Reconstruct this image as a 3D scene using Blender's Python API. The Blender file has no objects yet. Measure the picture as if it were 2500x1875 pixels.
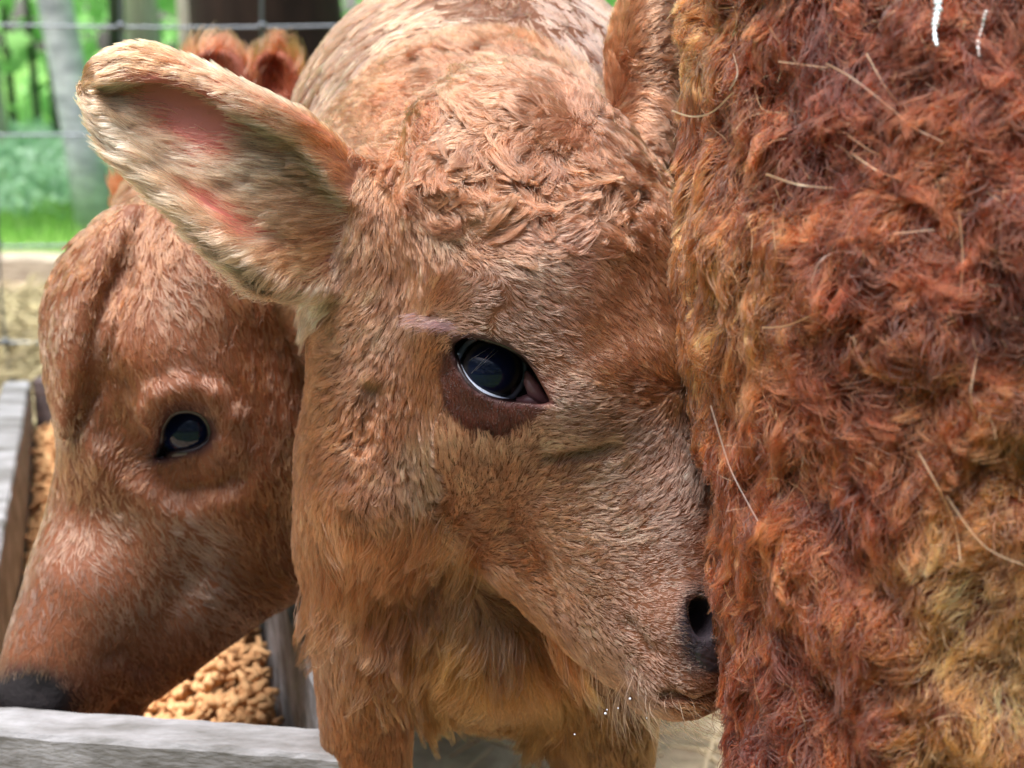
import bpy, math, random, time
import numpy as np
import openvdb as vdb
from mathutils import Vector, Matrix, Euler, kdtree

T0 = time.time()
random.seed(7)
rng = np.random.default_rng(7)
R = math.radians
sc = bpy.context.scene

# ------------------------------------------------------------------ camera, sky, sun, exposure
FOC = 3472.0                 # focal length in photo pixels (2500 wide)
DIST = 0.80                  # metres from the lens to the calf's eye
S = DIST / FOC               # metres per model unit
CAM_H = 0.80
PITCH = R(13.0)
cam_d = bpy.data.cameras.new('camera')
cam_d.lens = 50.0; cam_d.sensor_width = 36.0
cam_d.clip_start = 0.02; cam_d.clip_end = 300
cam_d.dof.use_dof = True
cam_d.dof.focus_distance = DIST - 0.005
cam_d.dof.aperture_fstop = 8.0
cam = bpy.data.objects.new('camera', cam_d)
cam.location = (0, 0, CAM_H)
cam.rotation_euler = (math.pi / 2 - PITCH, 0, 0)
sc.collection.objects.link(cam)
sc.camera = cam

SUN_EL, SUN_AZ = R(74), R(-132)      # azimuth measured from +Y (ahead) clockwise; the light comes from behind-left, high
world = bpy.data.worlds.new('World'); sc.world = world
world.use_nodes = True
wn = world.node_tree.nodes; wl = world.node_tree.links
bg = wn['Background']; bg.inputs['Strength'].default_value = 0.11
sky = wn.new('ShaderNodeTexSky'); sky.sky_type = 'NISHITA'; sky.sun_disc = False
sky.sun_elevation = SUN_EL; sky.sun_rotation = SUN_AZ
sky.air_density = 1.0; sky.dust_density = 4.0; sky.ozone_density = 0.6
wl.new(sky.outputs[0], bg.inputs[0])
sun_d = bpy.data.lights.new('sun', 'SUN'); sun_d.energy = 3.2; sun_d.angle = R(28); sun_d.color = (1, 0.975, 0.95)
sun = bpy.data.objects.new('sun', sun_d); sc.collection.objects.link(sun)
_sd = Vector((math.sin(SUN_AZ) * math.cos(SUN_EL), math.cos(SUN_AZ) * math.cos(SUN_EL), math.sin(SUN_EL)))
sun.rotation_euler = _sd.to_track_quat('Z', 'Y').to_euler()
sc.view_settings.view_transform = 'Standard'; sc.view_settings.look = 'None'
sc.view_settings.exposure = 1.5; sc.view_settings.gamma = 1.0
sc.cycles.max_bounces = 8; sc.cycles.diffuse_bounces = 4; sc.cycles.glossy_bounces = 4
sc.cycles.transmission_bounces = 6; sc.cycles.transparent_max_bounces = 12
sc.cycles.use_denoising = True
sc.cycles.sample_clamp_indirect = 6

HAIR = 1.0       # hair amount
CLAY = False

# ------------------------------------------------------------------ coordinates
RX = np.array([1., 0., 0.])
RY = np.array([0., -math.sin(PITCH), -math.cos(PITCH)])      # image-down in world
RZ = np.array([0., math.cos(PITCH), -math.sin(PITCH)])       # away from the lens in world
CAMP = np.array([0, 0, CAM_H])
DOWN = np.array([0., math.cos(PITCH), math.sin(PITCH)])      # world-down in camera space (X right, Y image-down, Z away)

def cm(x, y, z):
    """photo pixel and depth offset -> model space (camera aligned, unit = one photo pixel at the focus plane)"""
    k = 1 + z / FOC
    return np.array([(x - 1250) * k, (y - 937.5) * k, z], dtype=float)
def to_world(P):
    P = np.asarray(P, dtype=float)
    return CAMP + S * (P[..., 0:1] * RX + P[..., 1:2] * RY + (P[..., 2:3] + FOC) * RZ)
def to_img(P):
    k = 1 + P[:, 2] / FOC
    k = np.maximum(k, 0.05)
    return P[:, 0] / k + 1250, P[:, 1] / k + 937.5
def height(P):                                               # height above the ground, model units
    return CAM_H / S - (P[1] * DOWN[1] + (P[2] + FOC) * DOWN[2])
def drop(P, h=0.0):                                          # P lowered along world-down to height h (model units)
    return P + DOWN * (height(P) - h)
def ray(x, y, h):
    """world point where the photo pixel's ray meets height h (m)"""
    d = ((x - 1250) * RX + (y - 937.5) * RY + FOC * RZ)
    t = (h - CAM_H) / d[2]
    return Vector(CAMP + d * t)
def at(x, y, depth):
    return Vector(to_world(cm(x, y, (depth - DIST) / S)))

def srgb(r, g, b):
    f = lambda c: (c / 255 / 12.92) if c / 255 <= 0.04045 else ((c / 255 + 0.055) / 1.055) ** 2.4
    return (f(r), f(g), f(b))

# ------------------------------------------------------------------ object helpers
col = sc.collection
def tag(o, label=None, cat=None, group=None, kind=None):
    if label: o['label'] = label
    if cat: o['category'] = cat
    if group: o['group'] = group
    if kind: o['kind'] = kind
    return o
def empty(name, loc):
    o = bpy.data.objects.new(name, None); o.location = loc; o.empty_display_size = 0.05
    col.objects.link(o); return o
def mesh_obj(name, V, Fc, mat, parent=None, smooth=True, colors=None):
    V = np.asarray(V, dtype=np.float64)
    org = Vector(parent.location) if parent is not None and parent.type == 'EMPTY' else Vector((0, 0, 0))
    if parent is not None and parent.type != 'EMPTY':
        org = Vector(parent['_o']) if '_o' in parent else org
    V = V - np.array(org)
    me = bpy.data.meshes.new(name)
    me.from_pydata(V.tolist() if len(V) < 5000 else V, [], [tuple(int(i) for i in f) for f in Fc])
    if smooth: me.polygons.foreach_set('use_smooth', [True] * len(me.polygons))
    if colors is not None:
        a = me.color_attributes.new('col', 'FLOAT_COLOR', 'POINT')
        c = np.ones((len(V), 4), dtype=np.float32); c[:, :3] = colors
        a.data.foreach_set('color', c.ravel())
    me.update()
    if mat: me.materials.append(mat)
    o = bpy.data.objects.new(name, me); col.objects.link(o)
    if parent is not None: o.parent = parent
    return o

class MB:
    def __init__(s): s.v = []; s.f = []
    def add(s, V, Fc):
        n = len(s.v); s.v += [tuple(p) for p in V]; s.f += [tuple(i + n for i in f) for f in Fc]
    def box(s, c, size, rot=None):
        V = [Vector((x * size[0] / 2, y * size[1] / 2, z * size[2] / 2)) for x in (-1, 1) for y in (-1, 1) for z in (-1, 1)]
        if rot is not None: V = [rot @ v for v in V]
        s.add([v + Vector(c) for v in V], [(0, 1, 3, 2), (4, 6, 7, 5), (0, 4, 5, 1), (2, 3, 7, 6), (0, 2, 6, 4), (1, 5, 7, 3)])
    def tube(s, pts, rad, n=8, cap=True):
        pts = [Vector(p) for p in pts]
        if not hasattr(rad, '__len__'): rad = [rad] * len(pts)
        V = []; Fc = []
        prev = None
        for i, p in enumerate(pts):
            d = (pts[min(i + 1, len(pts) - 1)] - pts[max(i - 1, 0)]).normalized()
            if prev is None:
                u = d.orthogonal().normalized()
            else:
                u = (prev - d * prev.dot(d)).normalized()
            prev = u; w = d.cross(u)
            for k in range(n):
                a = 2 * math.pi * k / n
                V.append(p + (u * math.cos(a) + w * math.sin(a)) * rad[i])
        for i in range(len(pts) - 1):
            for k in range(n):
                Fc.append((i * n + k, i * n + (k + 1) % n, (i + 1) * n + (k + 1) % n, (i + 1) * n + k))
        if cap:
            Fc.append(tuple(range(n - 1, -1, -1))); Fc.append(tuple((len(pts) - 1) * n + k for k in range(n)))
        s.add(V, Fc)
    def build(s, name, mat, parent=None, smooth=True):
        return mesh_obj(name, s.v, s.f, mat, parent, smooth)

# ------------------------------------------------------------------ materials
def new_mat(name):
    m = bpy.data.materials.new(name); m.use_nodes = True
    nt = m.node_tree; return m, nt, nt.nodes['Principled BSDF']
def noise_mat(name, c1, c2, scale=8, rough=0.8, bump=0.0, stretch=(1, 1, 1), c3=None, detail=8, spec=0.3, bscale=None):
    m, nt, p = new_mat(name)
    tc = nt.nodes.new('ShaderNodeTexCoord'); mp = nt.nodes.new('ShaderNodeMapping'); mp.inputs['Scale'].default_value = stretch
    nt.links.new(tc.outputs['Object'], mp.inputs[0])
    nz = nt.nodes.new('ShaderNodeTexNoise'); nz.inputs['Scale'].default_value = scale; nz.inputs['Detail'].default_value = detail
    nz.inputs['Roughness'].default_value = 0.65
    nt.links.new(mp.outputs[0], nz.inputs['Vector'])
    r = nt.nodes.new('ShaderNodeValToRGB'); nt.links.new(nz.outputs['Fac'], r.inputs[0])
    r.color_ramp.elements[0].position = 0.35; r.color_ramp.elements[0].color = (*c1, 1)
    r.color_ramp.elements[1].position = 0.65; r.color_ramp.elements[1].color = (*c2, 1)
    if c3:
        e = r.color_ramp.elements.new(0.8); e.color = (*c3, 1)
    nt.links.new(r.outputs[0], p.inputs['Base Color'])
    p.inputs['Roughness'].default_value = rough; p.inputs['Specular IOR Level'].default_value = spec
    if bump:
        b = nt.nodes.new('ShaderNodeBump'); b.inputs['Strength'].default_value = bump; b.inputs['Distance'].default_value = 0.01
        n2 = nt.nodes.new('ShaderNodeTexNoise'); n2.inputs['Scale'].default_value = bscale or scale * 3; n2.inputs['Detail'].default_value = 6
        nt.links.new(mp.outputs[0], n2.inputs['Vector']); nt.links.new(n2.outputs['Fac'], b.inputs['Height']); nt.links.new(b.outputs[0], p.inputs['Normal'])
    return m
def skin_mat(name):
    m, nt, p = new_mat(name)
    a = nt.nodes.new('ShaderNodeAttribute'); a.attribute_name = 'col'
    nt.links.new(a.outputs['Color'], p.inputs['Base Color'])
    p.inputs['Roughness'].default_value = 0.6; p.inputs['Specular IOR Level'].default_value = 0.25
    nz = nt.nodes.new('ShaderNodeTexNoise'); nz.inputs['Scale'].default_value = 260; nz.inputs['Detail'].default_value = 4
    tc = nt.nodes.new('ShaderNodeTexCoord'); nt.links.new(tc.outputs['Object'], nz.inputs['Vector'])
    b = nt.nodes.new('ShaderNodeBump'); b.inputs['Strength'].default_value = 0.5; b.inputs['Distance'].default_value = 0.002
    nt.links.new(nz.outputs['Fac'], b.inputs['Height']); nt.links.new(b.outputs[0], p.inputs['Normal'])
    return m
def fur_mat(name, rough=0.42, sheen=0.0):
    m = bpy.data.materials.new(name); m.use_nodes = True; nt = m.node_tree
    for n in list(nt.nodes): nt.nodes.remove(n)
    out = nt.nodes.new('ShaderNodeOutputMaterial')
    h = nt.nodes.new('ShaderNodeBsdfHairPrincipled'); h.model = 'CHIANG'; h.parametrization = 'COLOR'
    a = nt.nodes.new('ShaderNodeAttribute'); a.attribute_name = 'col'
    nt.links.new(a.outputs['Color'], h.inputs['Color'])
    h.inputs['Roughness'].default_value = rough; h.inputs['Radial Roughness'].default_value = 0.55
    h.inputs['Coat'].default_value = sheen
    h.inputs['Random Roughness'].default_value = 0.2
    nt.links.new(h.outputs[0], out.inputs['Surface'])
    return m
M_SKIN = skin_mat('skin'); M_FUR = fur_mat('fur', 0.34); M_WOOL = fur_mat('wool', 0.42)

# ------------------------------------------------------------------ signed-distance sculpting
def smin(a, b, k):
    h = np.clip(0.5 + 0.5 * (b - a) / k, 0, 1)
    return b * (1 - h) + a * h - k * h * (1 - h)
class Vol:
    def __init__(s, lo, hi, h):
        s.lo = np.array(lo, dtype=float); s.h = float(h)
        s.n = np.ceil((np.array(hi) - s.lo) / h).astype(int)
        s.d = np.full(s.n, 250.0, dtype=np.float32)
    def win(s, lo, hi):
        a = np.clip(np.floor((np.array(lo) - s.lo) / s.h).astype(int), 0, s.n)
        b = np.clip(np.ceil((np.array(hi) - s.lo) / s.h).astype(int) + 1, 0, s.n)
        if np.any(b <= a): return None
        sl = tuple(slice(i, j) for i, j in zip(a, b))
        g = [((np.arange(a[i], b[i])) * s.h + s.lo[i]).astype(np.float32) for i in range(3)]
        return sl, g[0][:, None, None], g[1][None, :, None], g[2][None, None, :]
    def cap(s, p, q, ra, rb=None, k=60, sub=False):
        p = np.array(p, float); q = np.array(q, float); rb = ra if rb is None else rb
        m = max(ra, rb) + max(k, 40) + 60
        w = s.win(np.minimum(p, q) - m, np.maximum(p, q) + m)
        if w is None: return
        sl, X, Y, Z = w
        d = q - p; L2 = float((d ** 2).sum()) or 1.0
        t = np.clip(((X - p[0]) * d[0] + (Y - p[1]) * d[1] + (Z - p[2]) * d[2]) / L2, 0, 1)
        D = np.sqrt((X - p[0] - t * d[0]) ** 2 + (Y - p[1] - t * d[1]) ** 2 + (Z - p[2] - t * d[2]) ** 2) - (ra + (rb - ra) * t)
        if sub: s.d[sl] = -smin(-s.d[sl], D, k)
        else: s.d[sl] = smin(s.d[sl], D, k)
    def ball(s, p, r, k=60, sub=False): s.cap(p, np.array(p) + np.array([0.01, 0, 0]), r, r, k, sub)
    def ell(s, p, axes, rad, k=60, sub=False):
        p = np.array(p, float); m = max(rad) + k + 60
        sl, X, Y, Z = s.win(p - m, p + m)
        q = 0; q2 = 0
        for ax, r in zip(axes, rad):
            c = (X - p[0]) * ax[0] + (Y - p[1]) * ax[1] + (Z - p[2]) * ax[2]
            q = q + (c / r) ** 2; q2 = q2 + (c / r ** 2) ** 2
        k0 = np.sqrt(q); k1 = np.sqrt(q2) + 1e-9
        D = k0 * (k0 - 1) / k1
        if sub: s.d[sl] = -smin(-s.d[sl], D, k)
        else: s.d[sl] = smin(s.d[sl], D, k)
    def sheet(s, pts, r, k=25):
        T = np.full(s.n, 250.0, dtype=np.float32)
        ra = np.broadcast_to(r, (len(pts),)).astype(np.float32)
        m = float(ra.max()) + k + s.h * 2; K = int(math.ceil(m / s.h))
        b = np.round((pts - s.lo) / s.h).astype(int)
        for i in range(-K, K + 1):
            for j in range(-K, K + 1):
                for l in range(-K, K + 1):
                    if (i * i + j * j + l * l) > (K + 1) ** 2: continue
                    c = b + (i, j, l)
                    ok = np.all((c >= 0) & (c < s.n), axis=1)
                    cc = c[ok]; P = cc * s.h + s.lo
                    D = np.linalg.norm(P - pts[ok], axis=1) - ra[ok]
                    np.minimum.at(T, (cc[:, 0], cc[:, 1], cc[:, 2]), D.astype(np.float32))
        s.d = smin(s.d, T, k)
    def smooth(s, n=1):
        for _ in range(n):
            for ax in range(3):
                a = s.d
                p = np.concatenate([np.take(a, [0], ax), a, np.take(a, [-1], ax)], ax)
                N = a.shape[ax]
                s.d = 0.25 * np.take(p, range(0, N), ax) + 0.5 * a + 0.25 * np.take(p, range(2, N + 2), ax)
    def surface(s):
        g = vdb.FloatGrid(250.0)
        g.copyFromArray(np.ascontiguousarray(s.d), tolerance=0.0)
        P, Q = g.convertToQuads(0.0)
        P = P.astype(np.float64) * s.h + s.lo
        Q = Q[:, ::-1].copy()
        return P, Q
    def sample(s, P):
        c = (P - s.lo) / s.h
        c = np.clip(c, 0, s.n - 1.001)
        i = c.astype(np.int32); f = (c - i).astype(np.float32)
        ny, nz = int(s.n[1]), int(s.n[2])
        flat = s.d.ravel()
        base = (i[:, 0].astype(np.int64) * ny + i[:, 1]) * nz + i[:, 2]
        r = 0
        for a in (0, 1):
            wa = f[:, 0] if a else 1 - f[:, 0]
            for b in (0, 1):
                wb = wa * (f[:, 1] if b else 1 - f[:, 1])
                for e in (0, 1):
                    r = r + flat[base + (a * ny + b) * nz + e] * wb * (f[:, 2] if e else 1 - f[:, 2])
        return r
    def grad(s, P):
        e = s.h * 0.8
        g = np.stack([s.sample(P + o) - s.sample(P - o) for o in (np.array([e, 0, 0]), np.array([0, e, 0]), np.array([0, 0, e]))], 1)
        return g / (np.linalg.norm(g, axis=1, keepdims=True) + 1e-9)

def march(v, x, y, z0=-900, h=0.0):
    o = np.array([0, 0, -FOC]); d = norm(np.array([x - 1250, y - 937.5, FOC])); t = FOC + z0
    for _ in range(90):
        q = o + d * t; dd = float(v.sample(q[None])[0]) - h
        if dd < 1.5: break
        t += max(dd * 0.7, 1.5)
    return q
def norm(v): v = np.asarray(v, float); return v / np.linalg.norm(v)
def vnormals(P, Q):
    a, b, c, d = (P[Q[:, i]] for i in range(4))
    n = np.cross(c - a, d - b)
    out = np.zeros_like(P)
    for i in range(4): np.add.at(out, Q[:, i], n)
    return out / (np.linalg.norm(out, axis=1, keepdims=True) + 1e-9)

# smooth pseudo noise: sums of sines, vectorised
def make_noise(seed, freq, n=14):
    r = np.random.default_rng(seed)
    K = r.normal(size=(n, 3)); K = K / np.linalg.norm(K, axis=1, keepdims=True) * (r.uniform(0.5, 1.6, (n, 1)) * freq * 2 * math.pi)
    ph = r.uniform(0, 2 * math.pi, n)
    def f(P): return np.sin(P @ K.T + ph).sum(1) / math.sqrt(n / 2) * 0.6
    return f

# ------------------------------------------------------------------ hair fields from guide strokes
def field(guides, x0=-400, x1=2900, y0=-400, y1=2300, st=14, pw=3.0):
    """guides: x, y, angle (deg, 0 right, 90 down), length, lift, wave, clump, density, (r,g,b)
    -> sampler(x, y) giving the blended values; angle blended as a vector"""
    G = np.array([[g[0], g[1], math.cos(R(g[2])), math.sin(R(g[2])), g[3], g[4], g[5], g[6], g[7], *g[8]] for g in guides], dtype=np.float64)
    gx = np.arange(x0, x1, st); gy = np.arange(y0, y1, st)
    XX, YY = np.meshgrid(gx, gy, indexing='ij')
    num = np.zeros(XX.shape + (G.shape[1] - 2,)); den = np.zeros(XX.shape)
    for g in G:
        w = 1.0 / ((XX - g[0]) ** 2 + (YY - g[1]) ** 2 + 300.0) ** (pw / 2)
        den += w; num += w[..., None] * g[2:]
    tex = (num / den[..., None]).astype(np.float32)
    def f(x, y):
        cx = np.clip((x - x0) / st, 0, tex.shape[0] - 1.001); cy = np.clip((y - y0) / st, 0, tex.shape[1] - 1.001)
        i = cx.astype(int); j = cy.astype(int); fx = (cx - i)[:, None]; fy = (cy - j)[:, None]
        return (tex[i, j] * (1 - fx) * (1 - fy) + tex[i + 1, j] * fx * (1 - fy) + tex[i, j + 1] * (1 - fx) * fy + tex[i + 1, j + 1] * fx * fy)
    return f
def blob(x, y, cx, cy, rx, ry, ang=0, soft=0.25):
    """1 inside an ellipse, 0 outside"""
    c, s_ = math.cos(R(ang)), math.sin(R(ang))
    u = ((x - cx) * c + (y - cy) * s_) / rx; v = (-(x - cx) * s_ + (y - cy) * c) / ry
    return np.clip((1 + soft - np.sqrt(u * u + v * v)) / (2 * soft), 0, 1)

HAIR_TOTAL = 0
def grow(name, parent, vol, P, Q, fld, count, steps=6, width=1.9, mat=None, mask=None, colfx=None, wavelen=60,
         clump_n=14, jitter=0.22, seed=1, front_only=True, lock_n=0, lock=0.0, dirnoise=0.0, dirfreq=1 / 260, lenjit=0.35, margin=260, tip=0.25, face_mask=None, drift=0.0, noproj=False, valamp=0.34, tint=(0.40, 0.29, 0.245), lenk=1.0, liftk=1.0, wavek=1.0):
    global HAIR_TOTAL
    if CLAY: return None
    r = np.random.default_rng(seed)
    N = vnormals(P, Q)
    a, b, c, d = (P[Q[:, i]] for i in range(4))
    ctr = (a + b + c + d) / 4
    area = np.linalg.norm(np.cross(c - a, d - b), axis=1) / 2
    fx, fy = to_img(ctr)
    fn = N[Q[:, 0]]
    view = ctr + np.array([0, 0, FOC]); view = view / np.linalg.norm(view, axis=1, keepdims=True)
    facing = -(fn * view).sum(1)
    # image-space density: foreshortened skin still carries its hair; hidden and off-frame skin gets a sparse coat
    w = area / (1 + ctr[:, 2] / FOC) ** 2
    w = w * np.where(facing > -0.25, 1.0, 0.25)
    inside = (fx > -margin) & (fx < 2500 + margin) & (fy > -margin) & (fy < 1875 + margin)
    w = w * np.where(inside, 1.0, 0.12)
    w = w * np.clip(fld(fx, fy)[:, 6], 0, 5)
    if face_mask is not None: w = w * face_mask(ctr, fx, fy)
    n = int(count * HAIR)
    idx = r.choice(len(w), size=n, p=w / w.sum())
    u = r.random((n, 1)); v = r.random((n, 1))
    qa, qb, qc, qd = (P[Q[idx, i]] for i in range(4))
    root = qa * (1 - u) * (1 - v) + qb * u * (1 - v) + qc * u * v + qd * (1 - u) * v
    na, nb, nc, nd = (N[Q[idx, i]] for i in range(4))
    nr = na * (1 - u) * (1 - v) + nb * u * (1 - v) + nc * u * v + nd * (1 - u) * v
    nr /= np.linalg.norm(nr, axis=1, keepdims=True)
    ix, iy = to_img(root)
    if mask is not None:
        keep = r.random(n) < mask(ix, iy, root)
        root = root[keep]; nr = nr[keep]; ix = ix[keep]; iy = iy[keep]; n = len(root)
    F0 = fld(ix, iy)
    L = F0[:, 2] * lenk * (1 + lenjit * (r.random(n) * 1.6 - 1.0)); L = np.maximum(L, 4)
    L = L * (1 + root[:, 2] / FOC)
    lift = F0[:, 3] * liftk * (0.6 + 0.8 * r.random(n)); wav = F0[:, 4] * wavek; cl = np.clip(F0[:, 5], 0, 1)
    ang = r.normal(size=n) * jitter
    if dirnoise:
        dn = make_noise(seed + 50, dirfreq)(root) * dirnoise + make_noise(seed + 51, dirfreq * 2.7)(root) * dirnoise * 0.5
        ang = ang + dn
    pts = np.zeros((n, steps, 3)); pts[:, 0] = root - nr * 2
    p = root.copy(); ca, sa = np.cos(ang), np.sin(ang)
    g = nr
    for k in range(1, steps):
        t = k / (steps - 1)
        px, py = to_img(p)
        D = fld(px, py)
        dx = D[:, 0] * ca - D[:, 1] * sa; dy = D[:, 0] * sa + D[:, 1] * ca
        d3 = np.stack([dx, dy, np.zeros(n)], 1)
        d3 /= (np.linalg.norm(d3, axis=1, keepdims=True) + 1e-6)
        if not noproj:
            d3 = d3 - g * (d3 * g).sum(1, keepdims=True)
            d3 /= (np.linalg.norm(d3, axis=1, keepdims=True) + 1e-3)
        p = p + d3 * (L / (steps - 1))[:, None]
        want = L * lift * (t ** 0.8)
        dd = vol.sample(p); g = vol.grad(p)
        mv = np.clip(want - dd, -12, 40)
        p = p + g * mv[:, None]
        pts[:, k] = p
    # waves: sideways and up-down, phase shared by neighbours
    tan = pts[:, -1] - pts[:, 0]; tan /= (np.linalg.norm(tan, axis=1, keepdims=True) + 1e-6)
    bi = np.cross(tan, nr); bi /= (np.linalg.norm(bi, axis=1, keepdims=True) + 1e-6)
    ph = make_noise(seed + 9, 1 / 120)(root) * 5 + r.normal(size=n) * 0.5
    ph2 = make_noise(seed + 10, 1 / 90)(root) * 5 + r.normal(size=n) * 0.6
    tt = np.linspace(0, 1, steps)[None, :]
    env = tt ** 0.8
    wfreq = 2 * math.pi * (L[:, None] / wavelen) * (0.8 + 0.4 * r.random((n, 1)))
    ww = wav[:, None] * env
    pts += bi[:, None, :] * (ww * (np.sin(ph[:, None] + wfreq * tt) - np.sin(ph)[:, None]))[..., None]
    pts += nr[:, None, :] * (0.5 * ww * (np.sin(ph2[:, None] + wfreq * tt) - np.sin(ph2)[:, None]) + 0.0)[..., None]
    # clumping
    cid = np.zeros(n, int)
    def clump(group_n, amt, powr):
        nc_ = max(1, n // group_n)
        ci = r.choice(n, nc_, replace=False)
        kd = kdtree.KDTree(nc_)
        for i, q in enumerate(root[ci].tolist()): kd.insert(q, i)
        kd.balance()
        near = np.fromiter((kd.find(q)[1] for q in root.tolist()), dtype=np.int64, count=n)
        C = pts[ci][near]
        wgt = (amt[:, None] * tt ** powr)[..., None]
        # keep a little of each hair's own offset
        return pts * (1 - wgt) + C * wgt, near, nc_
    if lock_n:
        pts, near2, nl = clump(lock_n, np.full(n, lock) * np.clip(cl * 1.3, 0, 1), 1.2)
        lockv = r.normal(size=nl)[near2]
    else: lockv = 0
    pts, near, nc_ = clump(clump_n, cl * (0.75 + 0.25 * r.random(n)), 1.1)
    clv = r.normal(size=nc_)[near]
    colr = F0[:, 7:10].astype(np.float64)
    if colfx is not None: colr = colfx(ix, iy, root, colr, r)
    val = np.exp(valamp * (0.55 * clv + 0.55 * lockv + 0.8 * r.normal(size=n)) - 0.03)
    colr = np.clip(colr * val[:, None], 0.002, 0.93)
    colr = np.clip(colr * np.array(tint), 0.002, 0.93)
    hc = bpy.data.hair_curves.new(name)
    hc.add_curves([steps] * n)
    W = to_world(pts.reshape(-1, 3)) - np.array(parent.location if parent is not None else (0, 0, 0))
    hc.attributes['position'].data.foreach_set('vector', W.astype(np.float32).ravel())
    rad = (width * S / 2) * (1 - (1 - tip) * np.linspace(0, 1, steps) ** 1.5)[None, :] * (0.7 + 0.6 * r.random((n, 1))) * (1 + root[:, 2:3] / FOC) ** 0.5
    ra = hc.attributes.get('radius') or hc.attributes.new('radius', 'FLOAT', 'POINT')
    ra.data.foreach_set('value', rad.astype(np.float32).ravel())
    ca_ = hc.attributes.new('col', 'FLOAT_COLOR', 'CURVE')
    cc = np.ones((n, 4), dtype=np.float32); cc[:, :3] = colr
    ca_.data.foreach_set('color', cc.ravel())
    hc.materials.append(mat or M_FUR)
    o = bpy.data.objects.new(name, hc); col.objects.link(o); o.parent = parent
    HAIR_TOTAL += n
    print('fur', name, n, round(time.time() - T0, 1))
    return o

# ------------------------------------------------------------------ calf head in its own frame
def frame(n, a):
    n = norm(n); a = np.array(a, float); a = norm(a - n * (a @ n)); f = np.cross(n, a)
    if f[2] > 0: f = -f
    return n, a, f
EYE_L = np.array([290., -45., -102.])
class Head:
    def __init__(s, eye, n, a, sc_=1.0, forward=None):
        s.n, s.a, s.f = frame(n, a)
        if forward is not None and s.f @ np.array(forward) < 0: s.f = -s.f
        s.s = sc_
        s.O = np.array(eye) - s.dirv(EYE_L * sc_)
    def dirv(s, q): return q[0] * s.n + q[1] * s.a + q[2] * s.f
    def w(s, l, a, f): return s.O + s.dirv(np.array([l, a, f]) * s.s)
    def sculpt(s, v):
        k = s.s
        def B(l, a, f, r, kk=70):
            for sg in ((1, -1) if l else (1,)): v.ball(s.w(l * sg, a, f), r * k, kk * k)
        def C(p, q, ra, rb, kk=70):
            for sg in ((1, -1) if (p[0] or q[0]) else (1,)): v.cap(s.w(p[0] * sg, p[1], p[2]), s.w(q[0] * sg, q[1], q[2]), ra * k, rb * k, kk * k)
        v.ball(s.w(0, -430, -70), 300 * k, 60 * k)                 # cranium and poll
        C((60, -560, -60), (70, -250, -60), 215, 260, 90)
        B(120, -440, -90, 235, 60)
        v.ball(s.w(0, -420, -330), 270 * k, 100 * k)
        C((110, -190, -50), (90, 40, -30), 262, 215, 110)          # forehead
        B(228, -95, -48, 108, 70)                                  # brow over the eye
        B(238, 25, -150, 92, 60)                                   # under the eye
        C((0, 60, 12), (0, 690, -50), 160, 104, 90)                # nasal bridge
        C((70, 90, -80), (62, 680, -100), 150, 98, 90)
        C((150, 60, -210), (85, 650, -150), 160, 110, 90)          # cheek
        C((165, 40, -340), (165, 190, -390), 165, 150, 90)         # masseter / jaw angle
        C((150, 215, -560), (60, 700, -300), 110, 98, 80)          # mandible
        C((150, 60, -440), (140, 235, -530), 140, 115, 90)
        C((140, 380, -380), (80, 650, -230), 110, 100, 90)
        B(178, -130, -300, 175, 90)
        B(196, -70, -235, 150, 90); B(190, 60, -300, 165, 90); B(205, -200, -180, 140, 90)
        C((55, 690, -70), (60, 800, -95), 122, 118, 60)            # muzzle
        B(78, 800, -128, 100, 50)
        C((30, 740, -290), (25, 830, -285), 84, 70, 36)            # lower lip and chin

def sheet_points(rows, nu=150, nv=150):
    """rows: list over u of list over v of (x,y,z) photo points -> dense smooth point grid in model space"""
    G = np.array([[cm(*p) for p in row] for row in rows])
    def catmull(G, n):
        m = len(G); t = np.linspace(0, m - 1, n); i = np.clip(t.astype(int), 0, m - 2); f = (t - i)
        p0 = G[np.clip(i - 1, 0, m - 1)]; p1 = G[i]; p2 = G[i + 1]; p3 = G[np.clip(i + 2, 0, m - 1)]
        f = f.reshape((-1,) + (1,) * (G.ndim - 1))
        return 0.5 * ((2 * p1) + (-p0 + p2) * f + (2 * p0 - 5 * p1 + 4 * p2 - p3) * f ** 2 + (-p0 + 3 * p1 - 3 * p2 + p3) * f ** 3)
    G = catmull(G, nu); G = np.swapaxes(catmull(np.swapaxes(G, 0, 1), nv), 0, 1)
    return G.reshape(-1, 3)

def leg(v, top, foot_h, r, k=60, fwd=np.array([0, 0, 0])):
    """leg down world-vertical from top (model space): thigh, knee, cannon, fetlock, hoof"""
    H = height(top)
    p = lambda t, o=0: top + DOWN * (H - foot_h) * t + fwd * o
    v.cap(p(0), p(0.42, 0.02), r, r * 0.62, k)
    v.cap(p(0.42, 0.02), p(0.5), r * 0.62, r * 0.66, k * 0.6)
    v.cap(p(0.5), p(0.85), r * 0.52, r * 0.46, k * 0.6)
    v.cap(p(0.85), p(0.93, 0.1), r * 0.56, r * 0.5, k * 0.6)
    v.cap(p(0.93, 0.12), p(0.97, 0.2), r * 0.62, r * 0.66, k * 0.4)

TAN = srgb(205, 150, 108); TAN2 = srgb(214, 163, 124); ORANGE = srgb(186, 112, 66); CREAM = srgb(228, 194, 170)
PINKT = srgb(214, 156, 130); REDB = srgb(160, 84, 50); DARKB = srgb(92, 44, 30); GREYT = srgb(196, 158, 134)
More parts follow.
